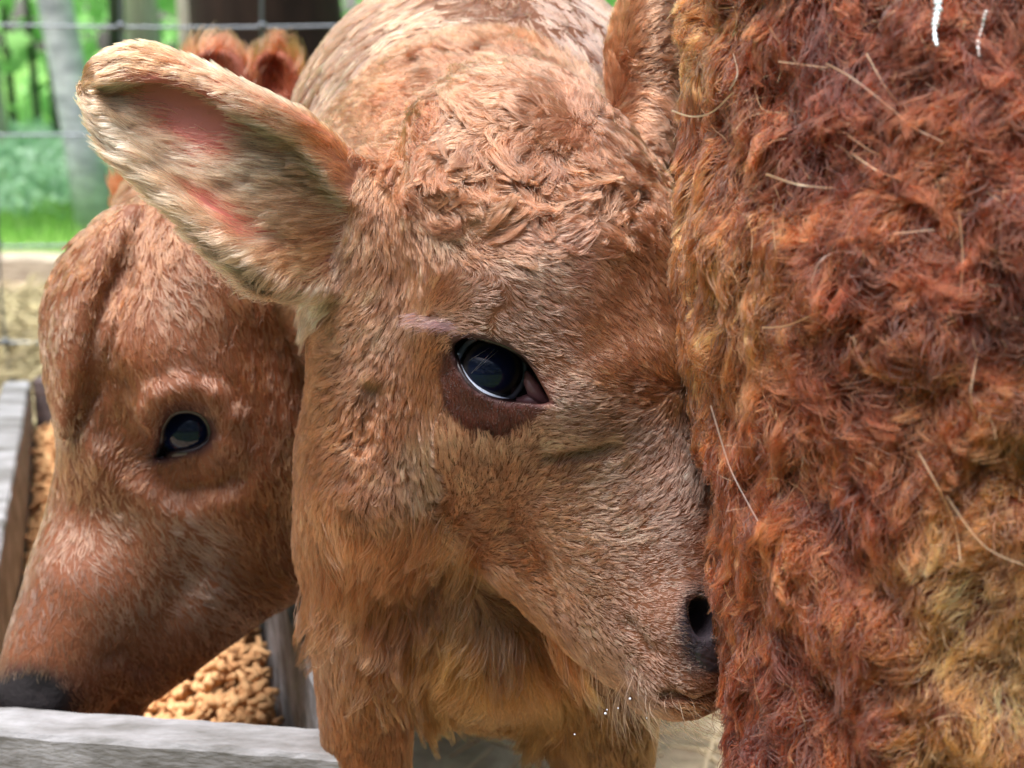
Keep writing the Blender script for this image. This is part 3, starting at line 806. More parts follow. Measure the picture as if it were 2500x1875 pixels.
# =================================================================== FUR OF THE MAIN CALF
# x, y, angle, length, lift, wave, clump, density, colour
A_ = srgb(208, 156, 122); B_ = srgb(192, 134, 96); C_ = srgb(222, 184, 156); D_ = srgb(176, 118, 74); O_ = srgb(190, 116, 68); P_ = srgb(224, 172, 152); GT = srgb(202, 168, 152); K_ = srgb(44, 36, 42); OL_ = srgb(176, 138, 84); U_ = srgb(62, 28, 20)
G1 = [
 # whorl on the forehead and the tousled poll
 (1430, 250, 270, 70, .30, 3, .55, 1, GT), (1500, 215, 310, 75, .3, 4, .55, 1, B_), (1350, 215, 230, 80, .3, 4, .6, 1, C_), (1280, 260, 185, 95, .3, 6, .65, 1, C_),
 (1180, 200, 200, 100, .35, 7, .7, 1, A_), (1100, 170, 230, 100, .4, 8, .7, 1, A_), (1010, 230, 160, 95, .4, 8, .7, 1, O_), (1300, 120, 250, 95, .45, 6, .6, 1, D_), (1450, 130, 290, 95, .45, 6, .6, 1, D_),
 (1560, 200, 350, 80, .35, 6, .6, 1, B_), (1590, 300, 40, 80, .35, 6, .6, 1, C_), (1500, 300, 45, 70, .3, 4, .55, 1, A_), (1430, 330, 95, 75, .3, 5, .6, 1, B_), (1350, 320, 160, 90, .3, 7, .7, 1, C_),
 (1250, 340, 165, 95, .35, 10, .75, 1, A_), (1150, 300, 175, 100, .35, 10, .8, 1, C_), (1060, 330, 215, 90, .45, 12, .8, 1, O_), (1010, 300, 250, 80, .45, 10, .7, 1, O_), (930, 320, 225, 70, .35, 5, .6, 1, B_),
 (1130, 400, 120, 90, .35, 13, .8, 1, B_), (1220, 430, 75, 85, .35, 13, .8, 1, A_), (1310, 430, 110, 95, .35, 13, .8, 1, B_), (1400, 420, 60, 90, .35, 12, .8, 1, D_), (1500, 400, 70, 85, .35, 10, .7, 1, D_), (1590, 420, 80, 75, .35, 8, .7, 1, B_),
 (1080, 470, 40, 95, .3, 10, .8, 1, C_), (1180, 520, 15, 100, .3, 9, .8, 1, C_), (1290, 520, 20, 100, .28, 9, .8, 1, A_), (1400, 500, 330, 95, .3, 10, .8, 1, C_), (1490, 480, 300, 85, .3, 10, .75, 1, C_), (1570, 500, 70, 75, .3, 8, .7, 1, B_),
 (1000, 440, 80, 80, .35, 8, .7, 1, D_), (960, 520, 60, 80, .3, 6, .65, 1, B_), (1100, 560, 25, 85, .26, 6, .7, 1, C_), (1250, 570, 15, 75, .24, 5, .65, 1, P_), (1380, 580, 350, 70, .22, 4, .6, 1, P_), (1500, 580, 25, 65, .22, 4, .6, 1, B_),
 # front of the face: sweeps down and right to the crest beside the woolly leg
 (1150, 640, 20, 55, .20, 3, .55, 1, A_), (1280, 650, 10, 50, .17, 2.5, .5, 1, C_), (1400, 660, 18, 48, .16, 2.5, .5, 1, P_), (1520, 680, 35, 46, .16, 2.5, .5, 1, A_), (1600, 700, 60, 46, .2, 2.5, .5, 1, B_),
 (1330, 760, 28, 42, .15, 2, .5, 1, P_), (1450, 800, 35, 42, .15, 2, .5, 1, B_), (1560, 840, 50, 44, .16, 2, .5, 1, B_), (1620, 860, 65, 44, .2, 2, .5, 1, D_), (1380, 900, 30, 38, .14, 2, .45, 1, A_), (1480, 920, 30, 42, .15, 2, .5, 1, D_), (1590, 960, 5, 44, .16, 2, .5, 1, D_),
 (1380, 990, 5, 38, .14, 2, .45, 1, P_), (1480, 1000, 350, 44, .15, 2.5, .5, 1, B_), (1640, 1010, 285, 46, .17, 2.5, .55, 1, D_),
 # eye surrounds
 (1080, 700, 150, 30, .16, 1, .3, .8, O_), (1140, 690, 170, 30, .14, 1, .3, .8, P_), (1190, 740, 185, 34, .15, 1, .3, .8, P_), (1230, 790, 30, 34, .14, 1, .4, .8, P_), (1160, 800, 183, 44, .2, 1, .5, .9, P_), (1090, 790, 182, 40, .2, 1, .5, .9, C_), (1060, 840, 130, 34, .2, 2, .5, 1, O_), (1070, 900, 120, 32, .2, 2, .5, 1, O_),
 (1060, 960, 105, 34, .2, 2, .5, 1, B_), (1320, 900, 30, 26, .12, 1, .3, .7, PINKT), (1370, 950, 20, 30, .12, 1, .3, .8, P_),
 (1330, 1010, 350, 34, .14, 2, .4, 1, P_), (1130, 1010, 275, 16, .12, 1, .2, .9, U_), (1200, 1030, 275, 16, .12, 1, .2, .9, U_), (1270, 1010, 275, 16, .12, 1, .2, .9, U_), (1100, 930, 260, 16, .12, 1, .2, .9, U_),
 # pale tufts that stand up over the edge of the bare patch, cheek
 (1100, 1078, 285, 84, .36, 2, .9, 1.5, CREAM), (1180, 1096, 278, 90, .38, 2, .93, 1.6, CREAM), (1255, 1088, 290, 80, .34, 2, .9, 1.5, CREAM), (1320, 1060, 310, 46, .2, 2, .7, 1, C_),
 (1130, 1150, 285, 52, .22, 3, .7, 1, A_), (1230, 1160, 300, 52, .2, 3, .7, 1, B_), (1340, 1150, 315, 50, .18, 3, .65, 1, A_), (1460, 1120, 325, 48, .17, 3, .6, 1, C_), (1570, 1090, 315, 48, .17, 3, .6, 1, GT), (1650, 1090, 290, 48, .18, 3, .6, 1, GT),
 (1100, 1250, 300, 52, .22, 3, .7, 1, B_), (1220, 1260, 320, 50, .18, 3, .65, 1, B_), (1340, 1250, 335, 48, .17, 3, .65, 1, A_), (1450, 1230, 345, 48, .17, 3, .65, 1, C_), (1560, 1210, 325, 48, .17, 3, .6, 1, GT), (1650, 1180, 300, 48, .18, 3, .6, 1, GT),
 (1160, 1360, 335, 50, .2, 3, .65, 1, B_), (1280, 1360, 345, 48, .17, 3, .65, 1, D_), (1400, 1340, 350, 46, .17, 3, .65, 1, A_), (1520, 1320, 350, 44, .16, 2.5, .6, 1, C_), (1630, 1290, 335, 44, .16, 2.5, .6, 1, GT),
 (1240, 1450, 5, 48, .2, 3, .65, 1, D_), (1350, 1450, 0, 46, .18, 3, .6, 1, B_), (1470, 1420, 355, 26.04, .15, 2, .55, 1, A_), (1580, 1390, 350, 21.08, .14, 2, .45, 1, P_), (1660, 1380, 345, 30, .14, 1.5, .4, 1, P_),
 (1330, 1540, 20, 52, .24, 3, .65, 1, B_), (1430, 1530, 15, 27.28, .18, 2, .55, 1, A_), (1540, 1500, 10, 18.6, .16, 1.5, .4, 1, P_), (1620, 1480, 0, 16.12, .14, 1, .35, 1, P_), (1650, 1560, 20, 16.12, .14, 1, .35, 1, P_),
 (1440, 1620, 25, 30, .26, 3, .6, 1, A_), (1530, 1600, 20, 21.08, .2, 2, .45, 1, P_), (1600, 1640, 20, 21.08, .2, 2, .45, 1, P_), (1680, 1640, 15, 18.6, .2, 2, .4, 1, GT), (1560, 1680, 35, 24, .3, 3, .5, 1, GT), (1680, 1720, 30, 24, .3, 3, .5, 1, D_),
 # temple, side of the head and the fluff behind the jaw
 (840, 430, 130, 70, .28, 5, .6, 1, A_), (880, 540, 105, 80, .26, 6, .65, 1, A_), (960, 620, 75, 75, .25, 5, .65, 1, B_), (1030, 620, 50, 60, .22, 4, .6, 1, B_), (1010, 700, 95, 60, .24, 4, .6, 1, A_), (900, 660, 110, 85, .26, 6, .7, 1, A_), (820, 620, 125, 95, .28, 6, .7, 1, C_),
 (770, 700, 145, 95, .32, 6, .7, 1, C_), (820, 780, 150, 85, .32, 6, .7, 1, A_), (760, 840, 170, 70, .34, 6, .6, 1, B_), (900, 780, 125, 80, .28, 6, .75, 1, A_), (980, 790, 110, 70, .25, 5, .7, 1, C_),
 (790, 940, 165, 70, .34, 6, .65, 1, B_), (870, 900, 120, 80, .3, 6, .8, 1, A_), (960, 900, 100, 70, .26, 5, .75, 1, A_), (1010, 960, 95, 60, .25, 4, .7, 1, B_), (880, 1020, 110, 75, .32, 9, .85, 1, D_), (800, 1080, 150, 70, .34, 6, .65, 1, B_), (960, 1040, 95, 70, .28, 5, .8, 1, D_),
 (1015, 1080, 92, 75, .30, 3, .8, 1, C_), (1030, 1200, 84, 80, .32, 3, .85, 1, C_), (1055, 1310, 75, 85, .34, 3, .85, 1, C_), (1085, 1400, 70, 85, .36, 3, .85, 1, C_),
 (900, 1150, 110, 80, .3, 6, .75, 1, B_), (820, 1220, 130, 75, .34, 6, .65, 1, B_), (940, 1280, 70, 85, .3, 6, .7, 1, A_), (1000, 1380, 60, 90, .32, 6, .7, 1, B_), (880, 1330, 90, 80, .32, 6, .65, 1, B_),
 # brisket and legs
 (1080, 1480, 80, 180, .42, 7, .75, 1, OL_), (1180, 1520, 85, 180, .42, 7, .75, 1, OL_), (1300, 1600, 80, 180, .42, 7, .75, 1, OL_), (1120, 1650, 100, 180, .42, 7, .75, 1, OL_), (1250, 1700, 92, 180, .42, 7, .75, 1, OL_), (1360, 1700, 75, 180, .42, 7, .75, 1, OL_),
 (760, 1400, 110, 70, .3, 3, .5, 1, B_), (850, 1500, 92, 70, .22, 3, .55, 1, B_), (960, 1550, 80, 75, .22, 3, .6, 1, D_), (780, 1620, 95, 60, .22, 3, .5, 1, A_), (900, 1700, 85, 65, .2, 3, .55, 1, D_), (1000, 1750, 75, 65, .2, 3, .6, 1, B_), (860, 1860, 90, 60, .2, 3, .5, 1, D_),
 (1450, 1780, 90, 65, .2, 3, .5, 1, OL_), (1560, 1800, 92, 60, .2, 3, .5, 1, OL_), (1500, 2100, 90, 60, .2, 3, .5, 1, D_), (900, 2200, 90, 60, .2, 3, .5, 1, D_),
]
f1 = field(G1)
def fur1_density(ctr, x, y):
    w = np.ones(len(x))
    near = ctr[:, 2] < 330
    w *= np.where(near & (poly_sd(x, y, poly) < np.where(x > 1240, 5, 9)), 0, 1)
    w *= np.where(near, 1 - blob(x, y, 1714, 1515, 36, 62, 0, 0.2), 1)
    w *= np.where(ear_zone(ctr), 0, 1)
    w *= np.where(ctr[:, 2] > 900, 0.0, 1)
    return w
EAR_LINE = np.array([[-60, 60], [190, 70], [330, 60], [560, 140], [840, 330], [872, 400], [850, 520], [820, 640], [815, 760], [640, 790], [420, 640], [200, 420], [120, 200]], float)
def ear_zone(P):
    x, y = to_img(P)
    return (P[:, 2] < 320) & (poly_sd(x, y, EAR_LINE) < 0)
bare_sd = lambda x, y: poly_sd(x, y, np.array([(1080, 850), (1120, 860), (1200, 985), (1330, 990), (1290, 1040), (1235, 1080), (1150, 1080), (1090, 1010), (1072, 920)], float))
cn1 = make_noise(5, 1 / 220); cn2 = make_noise(6, 1 / 75); cn3 = make_noise(8, 1 / 30)
def col1(x, y, root, c, r):
    t = cn1(root) * 0.10 + cn2(root) * 0.09 + cn3(root) * 0.08
    c = c * (1 + t)[:, None]
    c = c * np.where((root[:, 2] > 420)[:, None], 0.9, 1.0)
    b = np.clip(0.5 - bare_sd(x, y) / 10, 0, 1) * (root[:, 2] < 250)
    c = lerp(c, U_, b)
    w = np.clip(1.4 - np.maximum(poly_sd(x, y, poly), 0) / 9, 0, 1) * (root[:, 2] < 250)
    c = lerp(c, srgb(150, 120, 116), w * 0.8)
    c = lerp(c, K_, blob(x, y, 1712, 1540, 58, 112, 0, 0.45) * (root[:, 2] < 330))
    return c
def mask1(x, y, root):
    # shorter, thinner hair on the bare patch keeps the skin tone visible
    return np.where((bare_sd(x, y) < -4) & (root[:, 2] < 250), 0.55, 1.0)
POLL = lambda x, y: np.clip(blob(x, y, 1310, 360, 350, 255, 4, 0.16), 0, 1)
def mask1a(x, y, root): return mask1(x, y, root) * (1 - 0.75 * POLL(x, y) * (root[:, 2] < 800))
grow('face_fur', calf, v1, P1, Q1, f1, 720000, steps=7, width=1.35, face_mask=fur1_density, colfx=col1, mask=mask1a, seed=11, clump_n=9, lock_n=70, lock=0.12, wavelen=50, dirnoise=0.12, dirfreq=1/150, lenk=0.58, liftk=0.78, wavek=0.8, jitter=0.16)
grow('poll_curls', calf, v1, P1, Q1, f1, 120000, steps=13, width=1.9, face_mask=lambda c, x, y: POLL(x, y) * (c[:, 2] < 800) * np.where(ear_zone(c), 0, 1), colfx=lambda x, y, ro, c, r: lerp(col1(x, y, ro, c, r), srgb(156, 112, 86), np.full(len(x), .6)), seed=15, clump_n=26, lock_n=170, lock=0.62, wavelen=74, dirnoise=0.55, dirfreq=1/150, lenk=1.0, liftk=0.95, wavek=1.9, jitter=0.2, valamp=.3)
grow('throat_fluff', calf, v1, P1, Q1, field([(1100, 1480, 95, 120, .6, 9, .85, 1, OL_), (1230, 1500, 88, 125, .6, 9, .85, 1, OL_), (1360, 1560, 75, 115, .6, 9, .85, 1, D_), (1120, 1680, 105, 120, .6, 10, .85, 1.3, OL_), (1250, 1720, 90, 120, .6, 10, .85, 1.4, OL_), (1370, 1690, 70, 120, .7, 9, .85, 1.2, OL_), (1020, 1400, 110, 100, .5, 8, .8, 1, B_), (900, 1300, 105, 80, .5, 8, .8, 1, B_)]),
     22000, steps=9, width=2.2, colfx=lambda x, y, ro, c, r: col1(x, y, ro, c, r) * 0.85, seed=17, clump_n=14, lock_n=60, lock=0.4, wavelen=80, jitter=0.25, valamp=.35,
     face_mask=lambda c, x, y: (c[:, 2] > 200) * (c[:, 2] < 1000) * (blob(x, y, 1200, 1665, 200, 135, 0, .2) + 0.5 * blob(x, y, 960, 1420, 170, 230, 0, .3)))
# the barrel and shoulders behind, softer focus
G1b = [(760, 500, 115, 70, .2, 3, .6, 1, A_), (900, 200, 130, 75, .2, 3, .6, 1, A_), (1000, 60, 140, 75, .2, 3, .6, 1, A_), (1200, 100, 100, 75, .2, 3, .6, 1, C_), (1400, 60, 80, 75, .2, 3, .6, 1, GT), (1560, 200, 60, 75, .2, 3, .5, 1, D_), (700, 750, 110, 70, .2, 3, .5, 1, GT), (800, 300, 110, 70, .2, 3, .6, 1, A_),
 (760, 1100, 100, 75, .3, 4, .6, 1, B_), (900, 1500, 92, 70, .2, 3, .5, 1, D_), (1480, 1750, 92, 70, .2, 3, .5, 1, OL_)]
f1b = field(G1b)
def col1b(x, y, root, c, r):
    return c * (1 + cn1(root) * 0.10 + cn2(root) * 0.14)[:, None]
grow('coat', calf, v1, P1, Q1, f1b, 110000, steps=5, width=4.2, colfx=col1b, seed=12, clump_n=16, lock_n=200, lock=0.25, wavelen=90, lenk=.8, liftk=.7,
     face_mask=lambda c, x, y: np.where(c[:, 2] > 860, 1.0, 0.0) * np.where((c[:, 2] > 2600), 0.3, 1) * np.where(ear_zone(c), 0, 1), dirnoise=0.25)
# ear hair
e_ = .95
GE = [
 (870, 560, 165, 95, .28, 3, .75, 1, C_), (800, 420, 178, 90, .26, 3, .8, 1, C_), (780, 350, 200, 45, .2, 1, .5, 1, B_), (840, 400, 210, 40, .2, 1, .5, 1, B_), (700, 290, 200, 50, .2, 2, .6, 1, C_), (740, 480, 182, 110, .28, 3, .8, 1.1, C_), (690, 400, 186, 105, .26, 3, .85, 1.1, CREAM), (640, 330, 196, 80, .24, 2, .85, 1, CREAM), (600, 250, 200, 60, .2, 2, .7, 1, C_),
 (520, 200, 195, 60, .2, 3, .7, 1, C_), (430, 150, 190, 60, .2, 3, .7, 1, A_), (330, 130, 178, 55, .2, 3, .7, 1, A_), (260, 150, 150, 50, .2, 3, .7, 1, A_), (290, 190, 175, 60, .2, 4, .75, 1, A_), (400, 175, 185, 55, .2, 3, .7, 1, B_), (500, 235, 190, 40, .2, 2, .6, .8, B_),
 (600, 430, 185, 100, .24, 3, .85, 1, CREAM), (560, 350, 185, 50, .15, 2, .6, .35, C_), (330, 300, 190, 85, .24, 4, .85, 1.1, CREAM), (250, 270, 185, 80, .24, 4, .85, 1.1, C_), (300, 360, 195, 95, .25, 4, .88, 1.2, CREAM), (400, 400, 190, 95, .24, 4, .88, 1.1, CREAM), (490, 400, 188, 85, .2, 3, .8, .8, CREAM),
 (330, 440, 200, 110, .32, 4, .88, 1.2, C_), (420, 480, 200, 100, .25, 4, .88, 1.1, C_), (420, 560, 200, 115, .36, 5, .85, 1.2, C_), (520, 560, 200, 100, .26, 5, .85, 1, C_), (540, 650, 150, 130, .36, 7, .8, 1.2, GT), (640, 620, 160, 110, .28, 6, .8, 1, C_), (640, 700, 125, 140, .4, 7, .8, 1.2, GT), (740, 650, 165, 105, .28, 5, .8, 1.1, A_), (740, 730, 130, 80, .3, 6, .75, 1, GT), (820, 720, 125, 75, .3, 6, .7, 1.1, C_), (700, 550, 180, 100, .24, 4, .8, .9, C_), (800, 600, 172, 105, .26, 4, .8, 1, A_),
]
fE = field(GE, pw=3.4)
def ear_mask(x, y, root):
    k = np.ones(len(x))
    k *= 1 - 0.97 * blob(x, y, 480, 255, 165, 46, 24, 0.22)
    k *= 1 - 0.90 * blob(x, y, 500, 320, 95, 34, 20, 0.35)
    k *= 1 - 0.93 * blob(x, y, 570, 520, 120, 30, 30, 0.35)
    k *= 1 - 0.5 * blob(x, y, 830, 390, 30, 60, -20, 0.4)
    return k
grow('ear_fur', calf, v1, P1, Q1, fE, 64000, steps=9, width=1.6, valamp=.42, tint=(.64, .50, .41), lenk=1.12, liftk=1.15, colfx=lambda x, y, ro, c, r: c * (1 + cn2(ro) * 0.1)[:, None], mask=ear_mask, seed=13, clump_n=9, lock_n=60, lock=0.25, wavelen=70,
     face_mask=lambda c, x, y: np.where(ear_zone(c), 1.0, 0.0), jitter=0.14, margin=300)
for i_, (x, y, z, r_) in enumerate(((1478, 1742, 40, 4.6), (1482, 1733, 42, 2.4), (1509, 1729, 30, 2.6), (1538, 1706, 10, 4.2), (1579, 1753, 20, 3.0), (1403, 1793, 60, 3.0))):
    V, Fc, _t = sphere_grid(cm(x, y, z), r_ * 0.7, np.array([0, 0.1, -1.]), 8, 12)
    mesh_obj('droplet', to_world(V), Fc, M_TEAR, calf)
# thin whiskers and chin hairs
GW = [(1500, 1660, 70, 90, .8, 6, .1, 1, C_), (1600, 1700, 40, 110, .8, 6, .1, 1, C_), (1700, 1740, 50, 90, .8, 6, .1, 1, C_), (1300, 1560, 50, 80, .7, 5, .1, .6, C_)]
grow('whiskers', calf, v1, P1, Q1, field(GW), 170, steps=8, width=1.2, seed=14, clump_n=5, face_mask=lambda c, x, y: ((c[:, 2] < 300) & (y > 1560) & (x > 1330) & (y > 1560 + (x - 1330) * 0.36)).astype(float), jitter=0.5)
# upper eyelashes
def strands(name, parent, curves, width, color, mat=None, taper=0.3):
    """curves: list of (k,3) model-space arrays"""
    if CLAY: return
    hc = bpy.data.hair_curves.new(name); hc.add_curves([len(c) for c in curves])
    W = to_world(np.concatenate(curves)) - np.array(parent.location if parent is not None else (0, 0, 0))
    hc.attributes['position'].data.foreach_set('vector', W.astype(np.float32).ravel())
    ra = hc.attributes.get('radius') or hc.attributes.new('radius', 'FLOAT', 'POINT')
    wd = np.broadcast_to(width, (len(curves),))
    ra.data.foreach_set('value', np.concatenate([wd[i] * S / 2 * (1 - (1 - taper) * np.linspace(0, 1, len(c))) for i, c in enumerate(curves)]).astype(np.float32))
    a = hc.attributes.new('col', 'FLOAT_COLOR', 'CURVE')
    cc = np.ones((len(curves), 4), dtype=np.float32); cc[:, :3] = color
    a.data.foreach_set('color', cc.ravel()); hc.materials.append(mat or M_FUR)
    o = bpy.data.objects.new(name, hc); col.objects.link(o); o.parent = parent
    return o
rl = np.random.default_rng(21); L_ = []; Lc = []
for i in range(520):
    t = rl.random(); x = 1100 + 135 * t; y = 815 + 22 * t + rl.normal() * 5
    p = lid_pt(x, y, ER + 16 + rl.random() * 8); n_ = norm(p - E1); ln = (75 + 40 * rl.random()) * (1 - 0.35 * t)
    d = norm(np.array([-1, -0.04 + rl.normal() * 0.10, -0.10 + rl.normal() * 0.12]))
    L_.append(np.array([p + d * ln * q + n_ * (12 + 34 * math.sin(q * 2.2)) + np.array([0, -14 * q * (1 - q) + 6 * q * q, 0]) for q in np.linspace(0, 1, 7)]))
    Lc.append(np.array(srgb(44, 26, 30)) if rl.random() < 0.75 else np.array(srgb(140, 96, 80)))
strands('eyelashes', calf, L_, 1.7, np.array(Lc))
# two long lashes crossing the eye
L_ = []
for (x0, y0, x1, y1) in ((1207, 852, 1150, 912), (1194, 850, 1146, 880), (1216, 856, 1160, 905)):
    q0 = lid_pt(x0, y0, ER + 24); q1 = lid_pt(x1, y1, ER + 20)
    L_.append(np.array([q0 * (1 - q) + q1 * q + np.array([0, 0, -10 * math.sin(q * 3.1)]) for q in np.linspace(0, 1, 7)]))
strands('long_lashes', calf, L_, 1.3, srgb(200, 190, 190))

# =================================================================== FUR OF THE EATING CALF
G2 = [(300, 450, 110, 85, .22, 5, .7, 1, B_), (200, 650, 105, 90, .22, 6, .7, 1, D_), (400, 600, 80, 90, .22, 6, .7, 1, A_), (300, 700, 95, 85, .22, 6, .7, 1, B_), (450, 720, 60, 75, .2, 4, .6, 1, C_), (560, 700, 70, 75, .2, 4, .6, 1, A_), (135, 850, 80, 50, .16, 3, .5, 1, C_), (190, 900, 85, 45, .14, 3, .5, 1, D_), (235, 860, 85, 45, .14, 3, .5, 1, C_), (155, 1020, 85, 40, .14, 3, .5, 1, C_), (250, 900, 95, 55, .16, 3, .5, 1, D_),
 (330, 850, 80, 50, .15, 2, .4, 1, O_), (480, 900, 60, 45, .15, 2, .4, 1, P_), (600, 900, 80, 60, .2, 3, .5, 1, D_), (560, 1050, 90, 50, .15, 2, .4, 1, P_), (330, 1130, 140, 45, .15, 2, .4, 1, D_), (500, 1180, 90, 55, .18, 3, .5, 1, D_), (200, 1150, 100, 50, .16, 2, .5, 1, A_), (150, 1300, 95, 50, .16, 2, .5, 1, C_), (300, 1300, 60, 55, .16, 3, .5, 1, C_),
 (450, 1300, 40, 60, .18, 3, .5, 1, srgb(210, 186, 178)), (620, 1250, 60, 65, .2, 3, .5, 1, D_), (100, 1500, 100, 40, .14, 2, .4, 1, srgb(210, 186, 178)), (300, 1450, 60, 50, .15, 2, .4, 1, srgb(210, 186, 178)), (500, 1450, 40, 60, .2, 3, .5, 1, srgb(210, 186, 178)), (620, 1400, 50, 70, .22, 3, .5, 1, D_), (200, 1620, 80, 35, .14, 2, .4, 1, PINKT), (350, 1620, 70, 40, .14, 2, .4, 1, PINKT), (60, 1650, 100, 30, .12, 1, .3, 1, GREYT), (450, 1650, 60, 55, .2, 3, .5, 1, D_), (640, 1650, 90, 60, .2, 3, .5, 1, GREYT)]
f2 = field(G2)
def den2(c, x, y):
    w = np.where(poly_sd(x, y, np.array(LID2, float)) < 10, 0.0, 1.0)
    w *= 1 - blob(x, y, 70, 1705, 105, 58, 10, 0.2) * (c[:, 2] < 1500)
    w *= np.where(c[:, 2] > 2600, 0.15, 1.0)
    return w
def col2(x, y, root, c, r):
    c = c * 0.86 * (1 + cn1(root) * 0.12 + cn2(root) * 0.12)[:, None]
    return lerp(c, srgb(100, 62, 50), np.clip(1.1 - np.maximum(poly_sd(x, y, np.array(LID2, float)), 0) / 80, 0, 1) * 0.85 * (root[:, 2] < 1400))
grow('coat', calf2, v2, P2, Q2, f2, 230000, steps=5, width=2.8, face_mask=den2, colfx=col2, seed=22, clump_n=12, lock_n=0, wavelen=60, dirnoise=0.12, tint=(.38, .275, .215), valamp=.2, lenk=.6, liftk=.8)

# =================================================================== WOOL OF THE COW
W1 = srgb(176, 96, 56); W2 = srgb(150, 74, 46); W3 = srgb(208, 140, 86); W4 = srgb(122, 54, 36); W5 = srgb(212, 146, 82); W6 = srgb(240, 178, 104)
G3 = [(1680, 100, 150, 60, .45, 5, .55, 1.2, W3), (1660, 500, 130, 60, .45, 5, .55, 1.2, W3), (1700, 300, 100, 60, .4, 5, .55, 1.1, W1), (1680, 900, 110, 65, .4, 6, .6, 1.1, W3), (1720, 1200, 105, 75, .4, 7, .6, 1.1, W1), (1760, 1500, 110, 70, .4, 7, .6, 1.1, W1), (1760, 1750, 120, 70, .4, 7, .6, 1.1, W2),
 (1850, 150, 60, 90, .4, 12, .7, 1, W2), (1850, 450, 100, 80, .35, 10, .7, 1, W1), (1800, 700, 100, 80, .35, 10, .7, 1, W3), (1850, 1000, 90, 110, .4, 16, .8, 1, W1), (1850, 1300, 85, 110, .4, 14, .75, 1, W1), (1900, 1600, 60, 100, .4, 14, .7, 1, W2), (1850, 1800, 110, 90, .4, 12, .7, 1, W4),
 (2050, 100, 70, 150, .5, 20, .85, 1, W4), (2000, 350, 40, 150, .5, 22, .85, 1, W4), (2100, 600, 120, 150, .5, 24, .85, 1, W2), (2050, 900, 140, 150, .5, 26, .85, 1, W2), (2100, 1200, 90, 130, .45, 20, .8, 1, W2), (2100, 1500, 100, 120, .45, 16, .75, 1, W1), (2150, 1750, 130, 110, .45, 14, .7, 1, W2),
 (2350, 100, 110, 150, .5, 18, .8, 1, W2), (2300, 400, 150, 150, .5, 22, .85, 1, W1), (2400, 700, 100, 130, .5, 22, .8, 1, W2), (2350, 1000, 80, 130, .45, 22, .8, 1, W1), (2400, 1300, 110, 100, .45, 14, .7, 1, W3), (2450, 1600, 120, 80, .35, 8, .5, 1, W6), (2300, 1800, 110, 85, .38, 9, .55, 1, W5), (2380, 1450, 115, 80, .35, 8, .5, 1, W6), (2480, 400, 90, 140, .5, 20, .8, 1, W2), (2490, 1100, 100, 100, .4, 14, .7, 1, W5)]
f3 = field(G3, x1=3300)
cw1 = make_noise(41, 1 / 190); cw2 = make_noise(42, 1 / 60)
def col3(x, y, root, c, r):
    return c * (1 + cw1(root) * 0.16 + cw2(root) * 0.18)[:, None]
v3b = v3
grow('wool', cow, v3, P3b, Q3, f3, 420000, steps=12, width=2.1, face_mask=None, colfx=col3, tint=(0.42, 0.30, 0.205), seed=32, clump_n=14, lock_n=80, lock=0.5, wavelen=60, dirnoise=0.7, dirfreq=1 / 190, wavek=1.15, mat=M_WOOL, margin=480, jitter=0.35, valamp=0.5, lenjit=0.45)
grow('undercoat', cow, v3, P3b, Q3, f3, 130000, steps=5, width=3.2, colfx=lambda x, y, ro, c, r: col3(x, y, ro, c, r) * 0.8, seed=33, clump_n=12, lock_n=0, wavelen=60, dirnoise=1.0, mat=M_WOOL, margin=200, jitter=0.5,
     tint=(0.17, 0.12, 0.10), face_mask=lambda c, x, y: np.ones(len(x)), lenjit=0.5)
# single long loose hairs
rl = np.random.default_rng(51); L_ = []; Lc = []; Lw = []
N3b = P3b
def cow_pt(x, y, h):
    """point h above the cow's surface seen through photo pixel (x, y): march the distance field"""
    o = np.array([0, 0, -FOC]); d = norm(np.array([x - 1250, y - 937.5, FOC])); t = FOC - 1400
    for _ in range(60):
        q = o + d * t; dd = float(v3.sample(q[None])[0]) - h
        if dd < 2: break
        t += max(dd * 0.8, 2)
    return q
def loose(pts, w_, c, h=50):
    G = np.array([cow_pt(x, y, h + 12 * math.sin(i * 2)) for i, (x, y) in enumerate(pts)])
    m = len(G); tt = np.linspace(0, m - 1, 6 * m); i = np.clip(tt.astype(int), 0, m - 2); f = (tt - i)[:, None]
    p0, p1, p2, p3 = G[np.clip(i - 1, 0, m - 1)], G[i], G[i + 1], G[np.clip(i + 2, 0, m - 1)]
    w_ = w_ * 0.7
    L_.append(0.5 * ((2 * p1) + (-p0 + p2) * f + (2 * p0 - 5 * p1 + 4 * p2 - p3) * f ** 2 + (-p0 + 3 * p1 - 3 * p2 + p3) * f ** 3)); Lw.append(w_); Lc.append(c)
LH = srgb(206, 146, 88); LG = srgb(190, 160, 150)
loose([(1870, 425), (1950, 450), (2050, 457), (2150, 430)], 6, LH); loose([(2015, 155), (2080, 190), (2170, 260), (2230, 310), (2300, 345)], 6, LH); loose([(2115, 130), (2160, 210), (2200, 260)], 4, LH)
loose([(2080, 375), (2150, 420), (2240, 450)], 4.5, LH); loose([(2070, 330), (2130, 370), (2200, 395), (2235, 385)], 4, LH); loose([(1980, 690), (2000, 640), (2040, 615), (2090, 620)], 5, LG); loose([(1735, 990), (1765, 1090), (1790, 1160), (1850, 1272)], 4.5, srgb(210, 190, 190))
loose([(2340, 510), (2350, 620), (2345, 720)], 5, LH); loose([(2390, 850), (2370, 960), (2385, 1030)], 4, LH); loose([(2240, 1100), (2290, 1190), (2330, 1280), (2345, 1370)], 6, LH); loose([(2310, 1210), (2400, 1330), (2500, 1380)], 4, LH)
